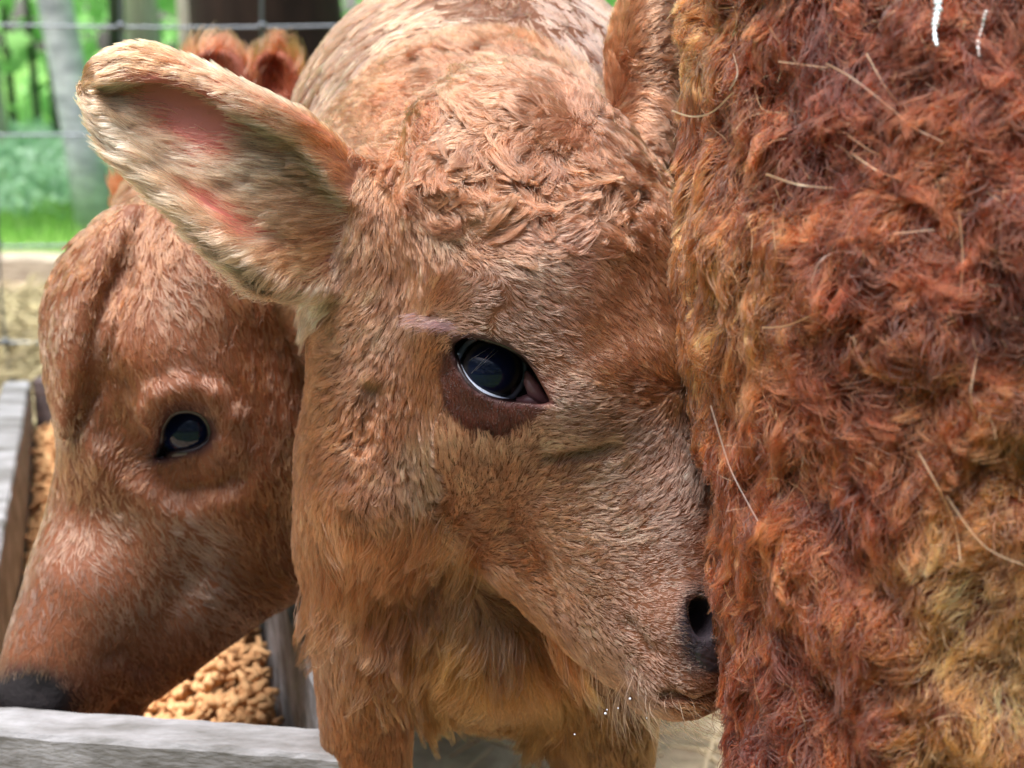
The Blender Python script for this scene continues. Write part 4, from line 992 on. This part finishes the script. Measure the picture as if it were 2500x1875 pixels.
loose([(1640, 270), (1690, 285), (1740, 272), (1790, 225)], 6, srgb(190, 170, 130)); loose([(1780, 220), (1800, 180), (1790, 130)], 5, srgb(130, 112, 92)); loose([(1605, 405), (1625, 380), (1650, 330)], 3.5, C_, 40); loose([(1900, 150), (2020, 165)], 4, LH); loose([(2280, 560), (2180, 570)], 4, LH)
loose([(1860, 800), (1920, 795), (1980, 770), (2010, 760)], 5, LH)
for i in range(170):
    x = rl.uniform(1750, 2560); y = rl.uniform(-40, 1200 if i % 3 else 1900); a = rl.uniform(0, 6.28); pts = [(x, y)]
    da = rl.normal() * 0.25
    for k in range(rl.integers(3, 6)):
        x += math.cos(a) * rl.uniform(18, 42); y += math.sin(a) * rl.uniform(18, 42); a += da + rl.normal() * 0.12; pts.append((x, y))
    c = np.array(LH) * rl.uniform(0.2, 0.6)
    loose(pts, rl.uniform(1.4, 2.6), c, rl.uniform(25, 55))
strands('loose_hairs', cow, L_, np.array(Lw), np.array(Lc), M_WOOL, 0.6)
# bright glints of light on the wool, painted as pale solid strands
M_GLINT = wet_mat('pale_glint', srgb(226, 240, 246), 0.1)
for lab, pts in (('longer bluish white painted glint shaped as a strand in the wool at the upper right', [(2290, -60, 26), (2288, -10, 24), (2292, 22, 30), (2286, 40, 22), (2284, 58, 26), (2281, 74, 12), (2283, 96, 16), (2288, 112, 8)]),
                 ('shorter bluish white painted glint shaped as a strand in the wool near the right edge', [(2408, 26, 10), (2404, 40, 14), (2398, 66, 8), (2392, 84, 10), (2387, 102, 18), (2389, 124, 10), (2391, 138, 4)])):
    mb = MB(); P_s = [cow_pt(x, y, 62) for x, y, w_ in pts]
    o_s = empty('wool_glint', tuple(to_world(P_s[-1])))
    tag(o_s, lab, 'wool_glint')
    tt = np.linspace(0, len(pts) - 1, 40); ix_ = np.clip(tt.astype(int), 0, len(pts) - 2); f_ = tt - ix_
    mb.tube([to_world(P_s[i] * (1 - f) + P_s[i + 1] * f) for i, f in zip(ix_, f_)], [S * 0.22 * (pts[i][2] * (1 - f) + pts[i + 1][2] * f) * (1 + 0.5 * math.sin(k * 1.7)) for k, (i, f) in enumerate(zip(ix_, f_))], 10)
    mb.build('glint_strand', M_GLINT, o_s)
G4 = [(500, 150, 270, 80, .6, 5, .5, 1, srgb(204, 120, 84)), (560, 200, 300, 70, .4, 5, .5, 1, srgb(196, 116, 84)), (670, 130, 280, 90, .6, 5, .5, 1, srgb(176, 100, 60)), (640, 300, 120, 70, .3, 5, .5, 1, srgb(110, 60, 44))]
grow('coat', calf4, v4, P4, Q4, field(G4), 26000, steps=4, width=5, seed=41, clump_n=20)
print('hair total', HAIR_TOTAL, round(time.time() - T0, 1))

#ENV
# =================================================================== GROUND, TROUGH, FENCE, WOODS
M_GROUND = noise_mat('bedding', srgb(118, 100, 82), srgb(196, 178, 152), 9, 0.95, 0.8, c3=srgb(182, 162, 124))
def grid_plane(name, x0, x1, y0, y1, n, m, hf, mat, kind='structure'):
    xs = np.linspace(x0, x1, n); ys = np.linspace(y0, y1, m)
    V = [(x, y, hf(x, y)) for y in ys for x in xs]
    Fc = [(j * n + i, j * n + i + 1, (j + 1) * n + i + 1, (j + 1) * n + i) for j in range(m - 1) for i in range(n - 1)]
    o = mesh_obj(name, V, Fc, mat); return tag(o, kind=kind)
hn = lambda x, y: 0.012 * math.sin(x * 9 + 1.3 * math.sin(y * 7)) + 0.01 * math.sin(y * 13 + x * 5)
grid_plane('ground', -7, 7, 0.3, 5.1, 140, 60, hn, M_GROUND)
M_TURF = noise_mat('turf', srgb(36, 52, 30), srgb(82, 104, 56), 3, 0.95, 0.8)
M_FLOOR = noise_mat('forest_floor', srgb(58, 92, 40), srgb(120, 170, 70), 1.5, 0.95, 0.5)
hf = lambda x, y: 0.06 * math.sin(x * 0.9) * math.sin(y * 0.7) + 0.02 + 0.012 * max(0, y - 8)
grid_plane('forest_floor', -60, 60, 5.1, 90, 80, 80, hf, M_FLOOR)
grid_plane('field', -60, 60, -60, 0.3, 20, 20, lambda x, y: -0.01, M_TURF)
# side strips so the ground reaches the horizon all round
grid_plane('pasture', -60, -7, 0.3, 5.1, 10, 6, lambda x, y: -0.01, M_TURF)
grid_plane('pasture', 7, 60, 0.3, 5.1, 10, 6, lambda x, y: -0.01, M_TURF)

def wood_mat(name, c1, c2, scale=6, stretch=(1, 14, 14)):
    return noise_mat(name, c1, c2, scale, 0.75, 0.6, stretch, detail=10, bscale=scale * 4)
M_WOODG = noise_mat('weathered_wood', srgb(86, 84, 82), srgb(146, 146, 150), 9, 0.8, 0.22, (1.2, 4, 4), detail=12, bscale=90, c3=srgb(190, 190, 196))
M_WOODD = wood_mat('inner_wood', srgb(74, 64, 66), srgb(128, 114, 112))
M_WOODT = wood_mat('timber', srgb(128, 112, 100), srgb(216, 204, 186), 5)
def plank(name, A, B, wdir, thick, high, mat, parent, bev=0.003):
    """board whose top front edge runs A->B; wdir points to its far side; top at A.z"""
    A = Vector(A); B = Vector(B); ax = (B - A).normalized(); wd = Vector(wdir); wd = (wd - ax * wd.dot(ax)).normalized(); up = Vector((0, 0, 1))
    L = (B - A).length; n = 40; V = []; Fc = []
    prof = [(0, -high), (0, -bev), (bev, 0), (thick - bev, 0), (thick, -bev), (thick, -high)]
    rr = random.Random(int(L * 1000))
    for i in range(n + 1):
        wob = rr.uniform(-1, 1) * 0.0006
        for (u, w_) in prof:
            V.append(A + ax * (L * i / n) + wd * (u + rr.uniform(-1, 1) * 0.0007) + up * (w_ + wob * (w_ > -0.01)))
    k = len(prof)
    for i in range(n):
        for j in range(k): Fc.append((i * k + j, i * k + (j + 1) % k, (i + 1) * k + (j + 1) % k, (i + 1) * k + j))
    Fc.append(tuple(range(k))[::-1]); Fc.append(tuple(n * k + j for j in range(k)))
    o = mesh_obj(name, V, Fc, mat, parent, smooth=False)
    return o
HT = 0.355
trough = empty('feed_trough', (-0.25, 1.3, 0)); tag(trough, 'weathered grey wooden trough holding feed pellets under the eating calf', 'trough')
fa = ray(-420, 1760, HT); fb = ray(840, 1849, HT)
plank('front_board', fa, fb, (0, 1, 0), 0.040, 0.16, M_WOODG, trough)
la = ray(72, 935, HT); lb = ray(5, 1330, HT); ldir = (la - lb).normalized()
t_ = (fa.y + 0.045 - la.y) / ldir.y; l_near = la + ldir * t_
plank('side_board', l_near, la + ldir * 0.02, (-1, 0, 0), 0.036, 0.20, M_WOODG, trough)
rb = ray(800, 1763, HT); t_ = (la.y - rb.y) / ldir.y; r_far = rb + ldir * t_
plank('side_board', rb + ldir * 0.0, r_far, (1, 0, 0), 0.034, 0.20, M_WOODG, trough)
plank('end_board', la + ldir * 0.02 + Vector((0.004, 0, 0)), r_far + ldir * 0.02, (0, 1, 0), 0.03, 0.20, M_WOODD, trough)
bt = MB(); z0 = HT - 0.19
bt.add([l_near + Vector((0, 0, -0.19)), rb + Vector((0, 0, -0.19)), r_far + Vector((0, 0, -0.19)), la + Vector((0, 0, -0.19))], [(0, 1, 2, 3)])
bt.build('bottom_board', M_WOODD, trough, False)
legs_ = [(fa.x + 0.25, fa.y + 0.09), (fb.x - 0.15, fb.y + 0.09), (la.x + 0.06, la.y - 0.06), (r_far.x - 0.06, r_far.y - 0.06)]
for (x, y) in legs_:
    b = MB(); b.box((x, y, (z0 - 0.004) / 2), (0.05, 0.05, z0 - 0.004)); b.build('leg', M_WOODD, trough, False)
# pellets
M_PEL = noise_mat('pellet', srgb(196, 144, 98), srgb(230, 188, 138), 60, 0.9, 0.4)
mbp = MB(); rr = random.Random(3)
def pellet(c, L, r_, rot, n=7):
    ax = rot @ Vector((1, 0, 0)); u = rot @ Vector((0, 1, 0)); w_ = rot @ Vector((0, 0, 1)); V = []; 
    for k in (-1, 1):
        for i in range(n):
            a = 2 * math.pi * i / n; V.append(c + ax * (k * L / 2 * (1 + 0.12 * math.sin(3 * a))) + (u * math.cos(a) + w_ * math.sin(a)) * r_)
    mbp.add(V, [(i, (i + 1) % n, n + (i + 1) % n, n + i) for i in range(n)] + [tuple(range(n))[::-1], tuple(range(n, 2 * n))])
for i in range(8000):
    t = rr.random() ** 0.8; s_ = rr.random()
    pa = l_near.lerp(la, t); pb = rb.lerp(r_far, t); q = pa.lerp(pb, 0.02 + 0.95 * s_)
    hh = z0 + 0.055 + 0.05 * t + 0.02 * math.sin(s_ * 6 + t * 7) + rr.uniform(-0.012, 0.012)
    if s_ > 0.9 and rr.random() < 0.4: continue
    pellet(Vector((q.x, q.y, hh)), rr.uniform(0.006, 0.018), rr.uniform(0.0026, 0.0038), Euler((rr.uniform(0, 6), rr.uniform(-0.7, 0.7), rr.uniform(0, 6))).to_matrix())
tag(mbp.build('feed_pellets', M_PEL), 'tan feed pellets heaped loose in the trough', 'feed', kind='stuff')
fl = MB(); fl.add([l_near + Vector((0.003, 0, -0.15)), rb + Vector((-0.003, 0, -0.15)), r_far + Vector((-0.003, 0, -0.1)), la + Vector((0.003, 0, -0.1))], [(0, 1, 2, 3)])
tag(fl.build('feed_meal', noise_mat('meal', srgb(120, 84, 54), srgb(176, 128, 84), 90, 0.95, 0.8)), 'fine feed meal lying under the pellets', 'feed', kind='stuff')

# timber edging at the back of the pen
ta = ray(-900, 605, 0.10); tb = ray(190, 632, 0.10)
timber = plank('timber', ta, tb + (tb - ta) * 0.9, (0, 1, 0), 0.16, 0.13, M_WOODT, None, 0.01)
tag(timber, 'long pale weathered timber lying on the ground behind the trough', 'timber')

# straw
M_STRAW = noise_mat('straw', srgb(104, 92, 68), srgb(212, 198, 156), 9, 0.7, 0, c3=srgb(190, 190, 130))
def straw_mesh(name, n, pos, Lr, rad, seed, mat=None):
    r = random.Random(seed); mb = MB()
    for i in range(n):
        c = Vector(pos(r)); L = r.uniform(*Lr); a = r.uniform(0, 2 * math.pi); e = r.gauss(0, 0.25)
        d = Vector((math.cos(a) * math.cos(e), math.sin(a) * math.cos(e), math.sin(e))); sd = Vector((-d.y, d.x, r.uniform(-.3, .3))) * L * r.uniform(-0.15, 0.15)
        mb.tube([c - d * L / 2, c + sd, c + d * L / 2], [rad, rad * 1.1, rad * 0.7], 4, cap=False)
    return mb.build(name, mat or M_STRAW)
def pos_hay(r):
    x = r.uniform(-1.9, -0.25); y = r.uniform(1.98, 4.7)
    return (x, y, max(0.01, r.random() ** 1.5 * 0.26 * math.exp(-((y - 2.9) / 1.1) ** 2) + 0.01))
tag(straw_mesh('straw', 7000, pos_hay, (0.08, 0.35), 0.0032, 5), 'loose yellow green hay heaped behind the trough', 'hay', kind='stuff')
def pos_bed(r):
    x = r.uniform(-0.5, 1.6); y = r.uniform(0.9, 4.5)
    return (x, y, 0.02 + r.random() * 0.04)
tag(straw_mesh('bedding_straw', 2600, pos_bed, (0.02, 0.14), 0.0022, 6, noise_mat('dry_straw', srgb(150, 124, 92), srgb(226, 206, 172), 4, 0.8, 0)), 'scattered straw bedding on the ground under the calves', 'straw', kind='stuff')

# wire fence
M_WIRE, nt_, p_ = new_mat('galvanised_wire'); p_.inputs['Base Color'].default_value = (0.16, 0.18, 0.21, 1); p_.inputs['Metallic'].default_value = 0.6; p_.inputs['Roughness'].default_value = 0.38
fence = empty('wire_fence', (-0.6, 2.6, 0)); tag(fence, 'galvanised wire mesh fence between the pen and the woods', 'fence')
FD = 2.65
def fpt(x, y):
    p = at(x, y, FD); return p
xs = [295 + 345 * i for i in range(-3, 9)]
ztop = fpt(640, -214).z; 
hz = [fpt(640, y).z for y in (-214, 62, 338, 614)] + [fpt(640, 614).z - 0.19, fpt(640, 614).z - 0.36]
yw = fpt(640, 62).y
for z in hz:
    if z < 0.03: continue
    b = MB(); b.tube([Vector((x, yw, z + 0.004 * math.sin(x * 5 + z * 9))) for x in np.linspace(-3.2, 3.4, 60)], 0.0026, 8); b.build('line_wire', M_WIRE, fence)
for x in xs:
    X0 = fpt(x, 62).x
    b = MB(); b.tube([Vector((X0 + 0.003 * math.sin(z * 14), yw + 0.005, z)) for z in np.linspace(0.02, hz[0], 20)], 0.0030, 8)
    for z in hz: b.box((X0, yw + 0.003, z), (0.013, 0.013, 0.010))
    b.build('stay_wire', M_WIRE, fence)
for x in (-3.2, 3.4):
    b = MB(); b.tube([Vector((x, yw, -0.02)), Vector((x, yw, 0.6)), Vector((x + 0.01, yw, 1.35))], [0.05, 0.048, 0.045], 12); b.build('post', M_WOODD, fence)

# trees
def bark(name, c1, c2, scale=7, st=(1, 1, 0.25)): return noise_mat(name, c1, c2, scale, 0.9, 0.9, st)
M_BIRCH = bark('pale_bark', srgb(150, 156, 170), srgb(222, 228, 238), 9, (1, 1, 2.5)); M_BARKL = bark('grey_bark', srgb(150, 146, 136), srgb(200, 196, 184))
M_BARKD = bark('dark_bark', srgb(40, 46, 40), srgb(86, 96, 78)); M_BARKB = noise_mat('black_bark', srgb(24, 17, 14), srgb(52, 38, 30), 6, 0.9, 1.0, (1, 1, 0.3), c3=srgb(120, 110, 100))
def leaf_mat(name, c1, c2, tr=0.6):
    m = bpy.data.materials.new(name); m.use_nodes = True; nt = m.node_tree; p = nt.nodes['Principled BSDF']
    oi = nt.nodes.new('ShaderNodeTexNoise'); oi.inputs['Scale'].default_value = 2.2; tc = nt.nodes.new('ShaderNodeTexCoord'); nt.links.new(tc.outputs['Object'], oi.inputs['Vector'])
    r = nt.nodes.new('ShaderNodeValToRGB'); r.color_ramp.elements[0].position = 0.38; r.color_ramp.elements[1].position = 0.62
    r.color_ramp.elements[0].color = (*c1, 1); r.color_ramp.elements[1].color = (*c2, 1)
    nt.links.new(oi.outputs['Fac'], r.inputs[0]); nt.links.new(r.outputs[0], p.inputs['Base Color']); p.inputs['Roughness'].default_value = 0.6
    t = nt.nodes.new('ShaderNodeBsdfTranslucent'); nt.links.new(r.outputs[0], t.inputs['Color'])
    mx = nt.nodes.new('ShaderNodeMixShader'); mx.inputs[0].default_value = tr
    nt.links.new(p.outputs[0], mx.inputs[1]); nt.links.new(t.outputs[0], mx.inputs[2]); nt.links.new(mx.outputs[0], nt.nodes['Material Output'].inputs['Surface'])
    return m
M_LEAF = leaf_mat('leaf', (0.20, 0.44, 0.13), (0.56, 0.86, 0.38)); M_LEAFB = leaf_mat('deep_leaf', (0.04, 0.07, 0.035), (0.09, 0.14, 0.07), 0.3); M_LEAFM = leaf_mat('mint_leaf', (0.36, 0.58, 0.40), (0.72, 0.92, 0.76), 0.4); M_GRASS = leaf_mat('grass', (0.32, 0.62, 0.12), (0.62, 0.88, 0.30), 0.4)
def leaves(centers, size, rs):
    """numpy leaf quads (two triangles folded) at centers"""
    n = len(centers)
    d = rs.normal(size=(n, 3)); d /= np.linalg.norm(d, axis=1, keepdims=True)
    u = rs.normal(size=(n, 3)); u -= d * (u * d).sum(1, keepdims=True); u /= np.linalg.norm(u, axis=1, keepdims=True)
    w_ = np.cross(d, u); s_ = (size * rs.uniform(0.6, 1.3, n))[:, None]
    V = np.stack([centers - d * s_, centers + u * s_ * 0.45, centers + d * s_, centers - u * s_ * 0.45 + w_ * s_ * 0.12], 1).reshape(-1, 3)
    return V, np.arange(n * 4).reshape(-1, 4)
def tree(base, lean, h, r, mat, label, crown_r, nl, seed, lmat=None, leaf=0.09, cat='tree', group=None):
    rs = np.random.default_rng(seed); rd = random.Random(seed)
    t = empty('tree', base); tag(t, label, cat, group)
    mb = MB(); n = 12; path = []
    for i in range(n + 1):
        f = i / n; path.append(Vector(base) + Vector(lean) * h * f + Vector((rd.uniform(-1, 1) * r * 0.5 * f, rd.uniform(-1, 1) * r * 0.5 * f, h * f - 0.03)))
    mb.tube(path, [r * (1.25 if i == 0 else 1 - 0.6 * i / n) for i in range(n + 1)], 12)
    limbs = []
    for k in range(7):
        f = rd.uniform(0.45, 0.95); p0 = path[int(f * n)]; a = rd.uniform(0, 6.28); L = crown_r * rd.uniform(0.6, 1.1)
        p1 = p0 + Vector((math.cos(a) * L * 0.5, math.sin(a) * L * 0.5, L * 0.35)); p2 = p0 + Vector((math.cos(a) * L, math.sin(a) * L, L * 0.55))
        mb.tube([p0, p1, p2], [r * 0.35, r * 0.2, r * 0.06], 6); limbs += [p1, p2]
    mb.build('trunk', mat, t)
    C = []
    for k in range(34):
        c = np.array(limbs[rd.randrange(len(limbs))]) + rs.normal(size=3) * crown_r * np.array([0.35, 0.35, 0.25])
        C.append(c + rs.normal(size=(max(8, nl // 80), 3)) * crown_r * 0.16)
    C = np.concatenate(C); V, Fc = leaves(C, leaf, rs)
    mesh_obj('crown', V, Fc, lmat or M_LEAF, t, smooth=False)
    return t
G = 'trees in the woods behind the fence'
def tb_(x, y, depthH):
    """ground point below photo column x at horizontal distance"""
    p = at(x, y, depthH); return Vector((p.x, p.y, 0.0))
def tree_px(x_top, x_bot, y_bot, dist, wpx, mat, label, seed, **kw):
    b = at(x_bot, y_bot, dist); tpt = at(x_top, 0, dist)
    base = Vector((b.x, b.y, 0.0)); dz = tpt.z - b.z; lean = ((tpt.x - b.x) / dz, 0.0, 0)
    base.x -= lean[0] * b.z
    h = kw.pop('h', 6.0)
    return tree(base, (lean[0], 0, 0), h, wpx / 2 * dist / FOC * 1.05, mat, label, kw.pop('cr', 1.6), kw.pop('nl', 3000), seed, **kw)
tree_px(172, 238, 540, 6.0, 86, M_BIRCH, 'leaning white barked tree just left of the lifted ear', 11, group=G)
tree_px(362, 372, 300, 7.0, 88, M_BARKL, 'pale grey trunk rising behind the top of the lifted ear', 12, group=G)
tree_px(-12, 8, 450, 8.0, 56, M_BARKL, 'beige trunk cut by the left edge of the photo', 13, group=G)
tree_px(300, 292, 300, 6.6, 40, M_BARKD, 'dark slim trunk between the two pale trunks', 14, group=G, h=5)
tree_px(96, 104, 420, 9.5, 18, M_BARKD, 'thinnest dark sapling left of the white barked tree', 15, group=G, h=5)
tree_px(140, 150, 420, 8.8, 22, M_BARKD, 'dark sapling standing close beside the white barked tree', 16, group=G, h=5)
tree_px(468, 476, 300, 5.5, 50, M_BARKL, 'grey trunk half hidden by the broad dark trunk', 17, group=G)
tree_px(40, 46, 430, 11, 20, M_BARKD, 'distant slim trunk near the left edge of the photo', 18, group=G, h=5)
tree_px(668, 676, 400, 3.6, 390, M_BARKB, 'broad almost black trunk behind the wire fence', 19, group=G, h=5, cr=2.2)
rs = np.random.default_rng(99)
# far woods: leaf mass
n = 52000
ang_ = rs.uniform(-1.05, 1.05, n); dist_ = 10 + 14 * rs.random(n) ** 1.2
zc = rs.random(n) ** 0.9 * 7.5
lump = make_noise(77, 1 / 2.6)(np.stack([dist_ * np.sin(ang_), dist_ * np.cos(ang_), zc], 1))
keep = lump + rs.normal(size=n) * 0.3 > -0.25
C = np.stack([dist_ * np.sin(ang_), dist_ * np.cos(ang_), zc + 0.05], 1)[keep]
V, Fc = leaves(C, 0.16, rs)
tag(mesh_obj('far_woods', V, Fc, M_LEAF, smooth=False), 'bright green woodland foliage far behind the fence', 'woods', kind='stuff')
n = 60000
ang_ = rs.uniform(1.05, 2 * math.pi - 1.05, n); dist_ = 9 + 9 * rs.random(n) ** 1.2; zc = rs.random(n) ** 0.8 * 9
lump = make_noise(78, 1 / 2.6)(np.stack([dist_ * np.sin(ang_), dist_ * np.cos(ang_), zc], 1))
keep = lump + rs.normal(size=n) * 0.3 > -0.25
C = np.stack([dist_ * np.sin(ang_), dist_ * np.cos(ang_), zc + 0.05], 1)[keep]
V, Fc = leaves(C, 0.22, rs)
tag(mesh_obj('far_woods', V, Fc, M_LEAFB, smooth=False), 'woodland foliage on the other sides of the pen', 'woods', kind='stuff')
n = 16000
C = np.stack([rs.uniform(-4.5, 3.5, n), rs.uniform(6.4, 9.5, n), rs.random(n) * 0.36 + 0.03], 1)
V, Fc = leaves(C, 0.045, rs)
tag(mesh_obj('undergrowth', V, Fc, M_LEAFM, smooth=False), 'mint green leafy undergrowth at the foot of the trees', 'undergrowth', kind='stuff')
n = 22000
base = np.stack([rs.uniform(-4.5, 3.5, n), rs.uniform(5.15, 6.6, n), np.zeros(n)], 1)
hgt = rs.uniform(0.05, 0.16, n)[:, None]; dx = rs.normal(size=(n, 3)) * [0.03, 0.03, 0] ; wdx = rs.normal(size=(n, 3)) * [0.005, 0.005, 0]
V = np.stack([base - wdx, base + wdx, base + dx + hgt * [0, 0, 1]], 1).reshape(-1, 3)
tag(mesh_obj('grass', V, np.arange(n * 3).reshape(-1, 3), M_GRASS, smooth=False), 'bright green grass in front of the undergrowth', 'grass', kind='stuff')
print('env', round(time.time() - T0, 1))
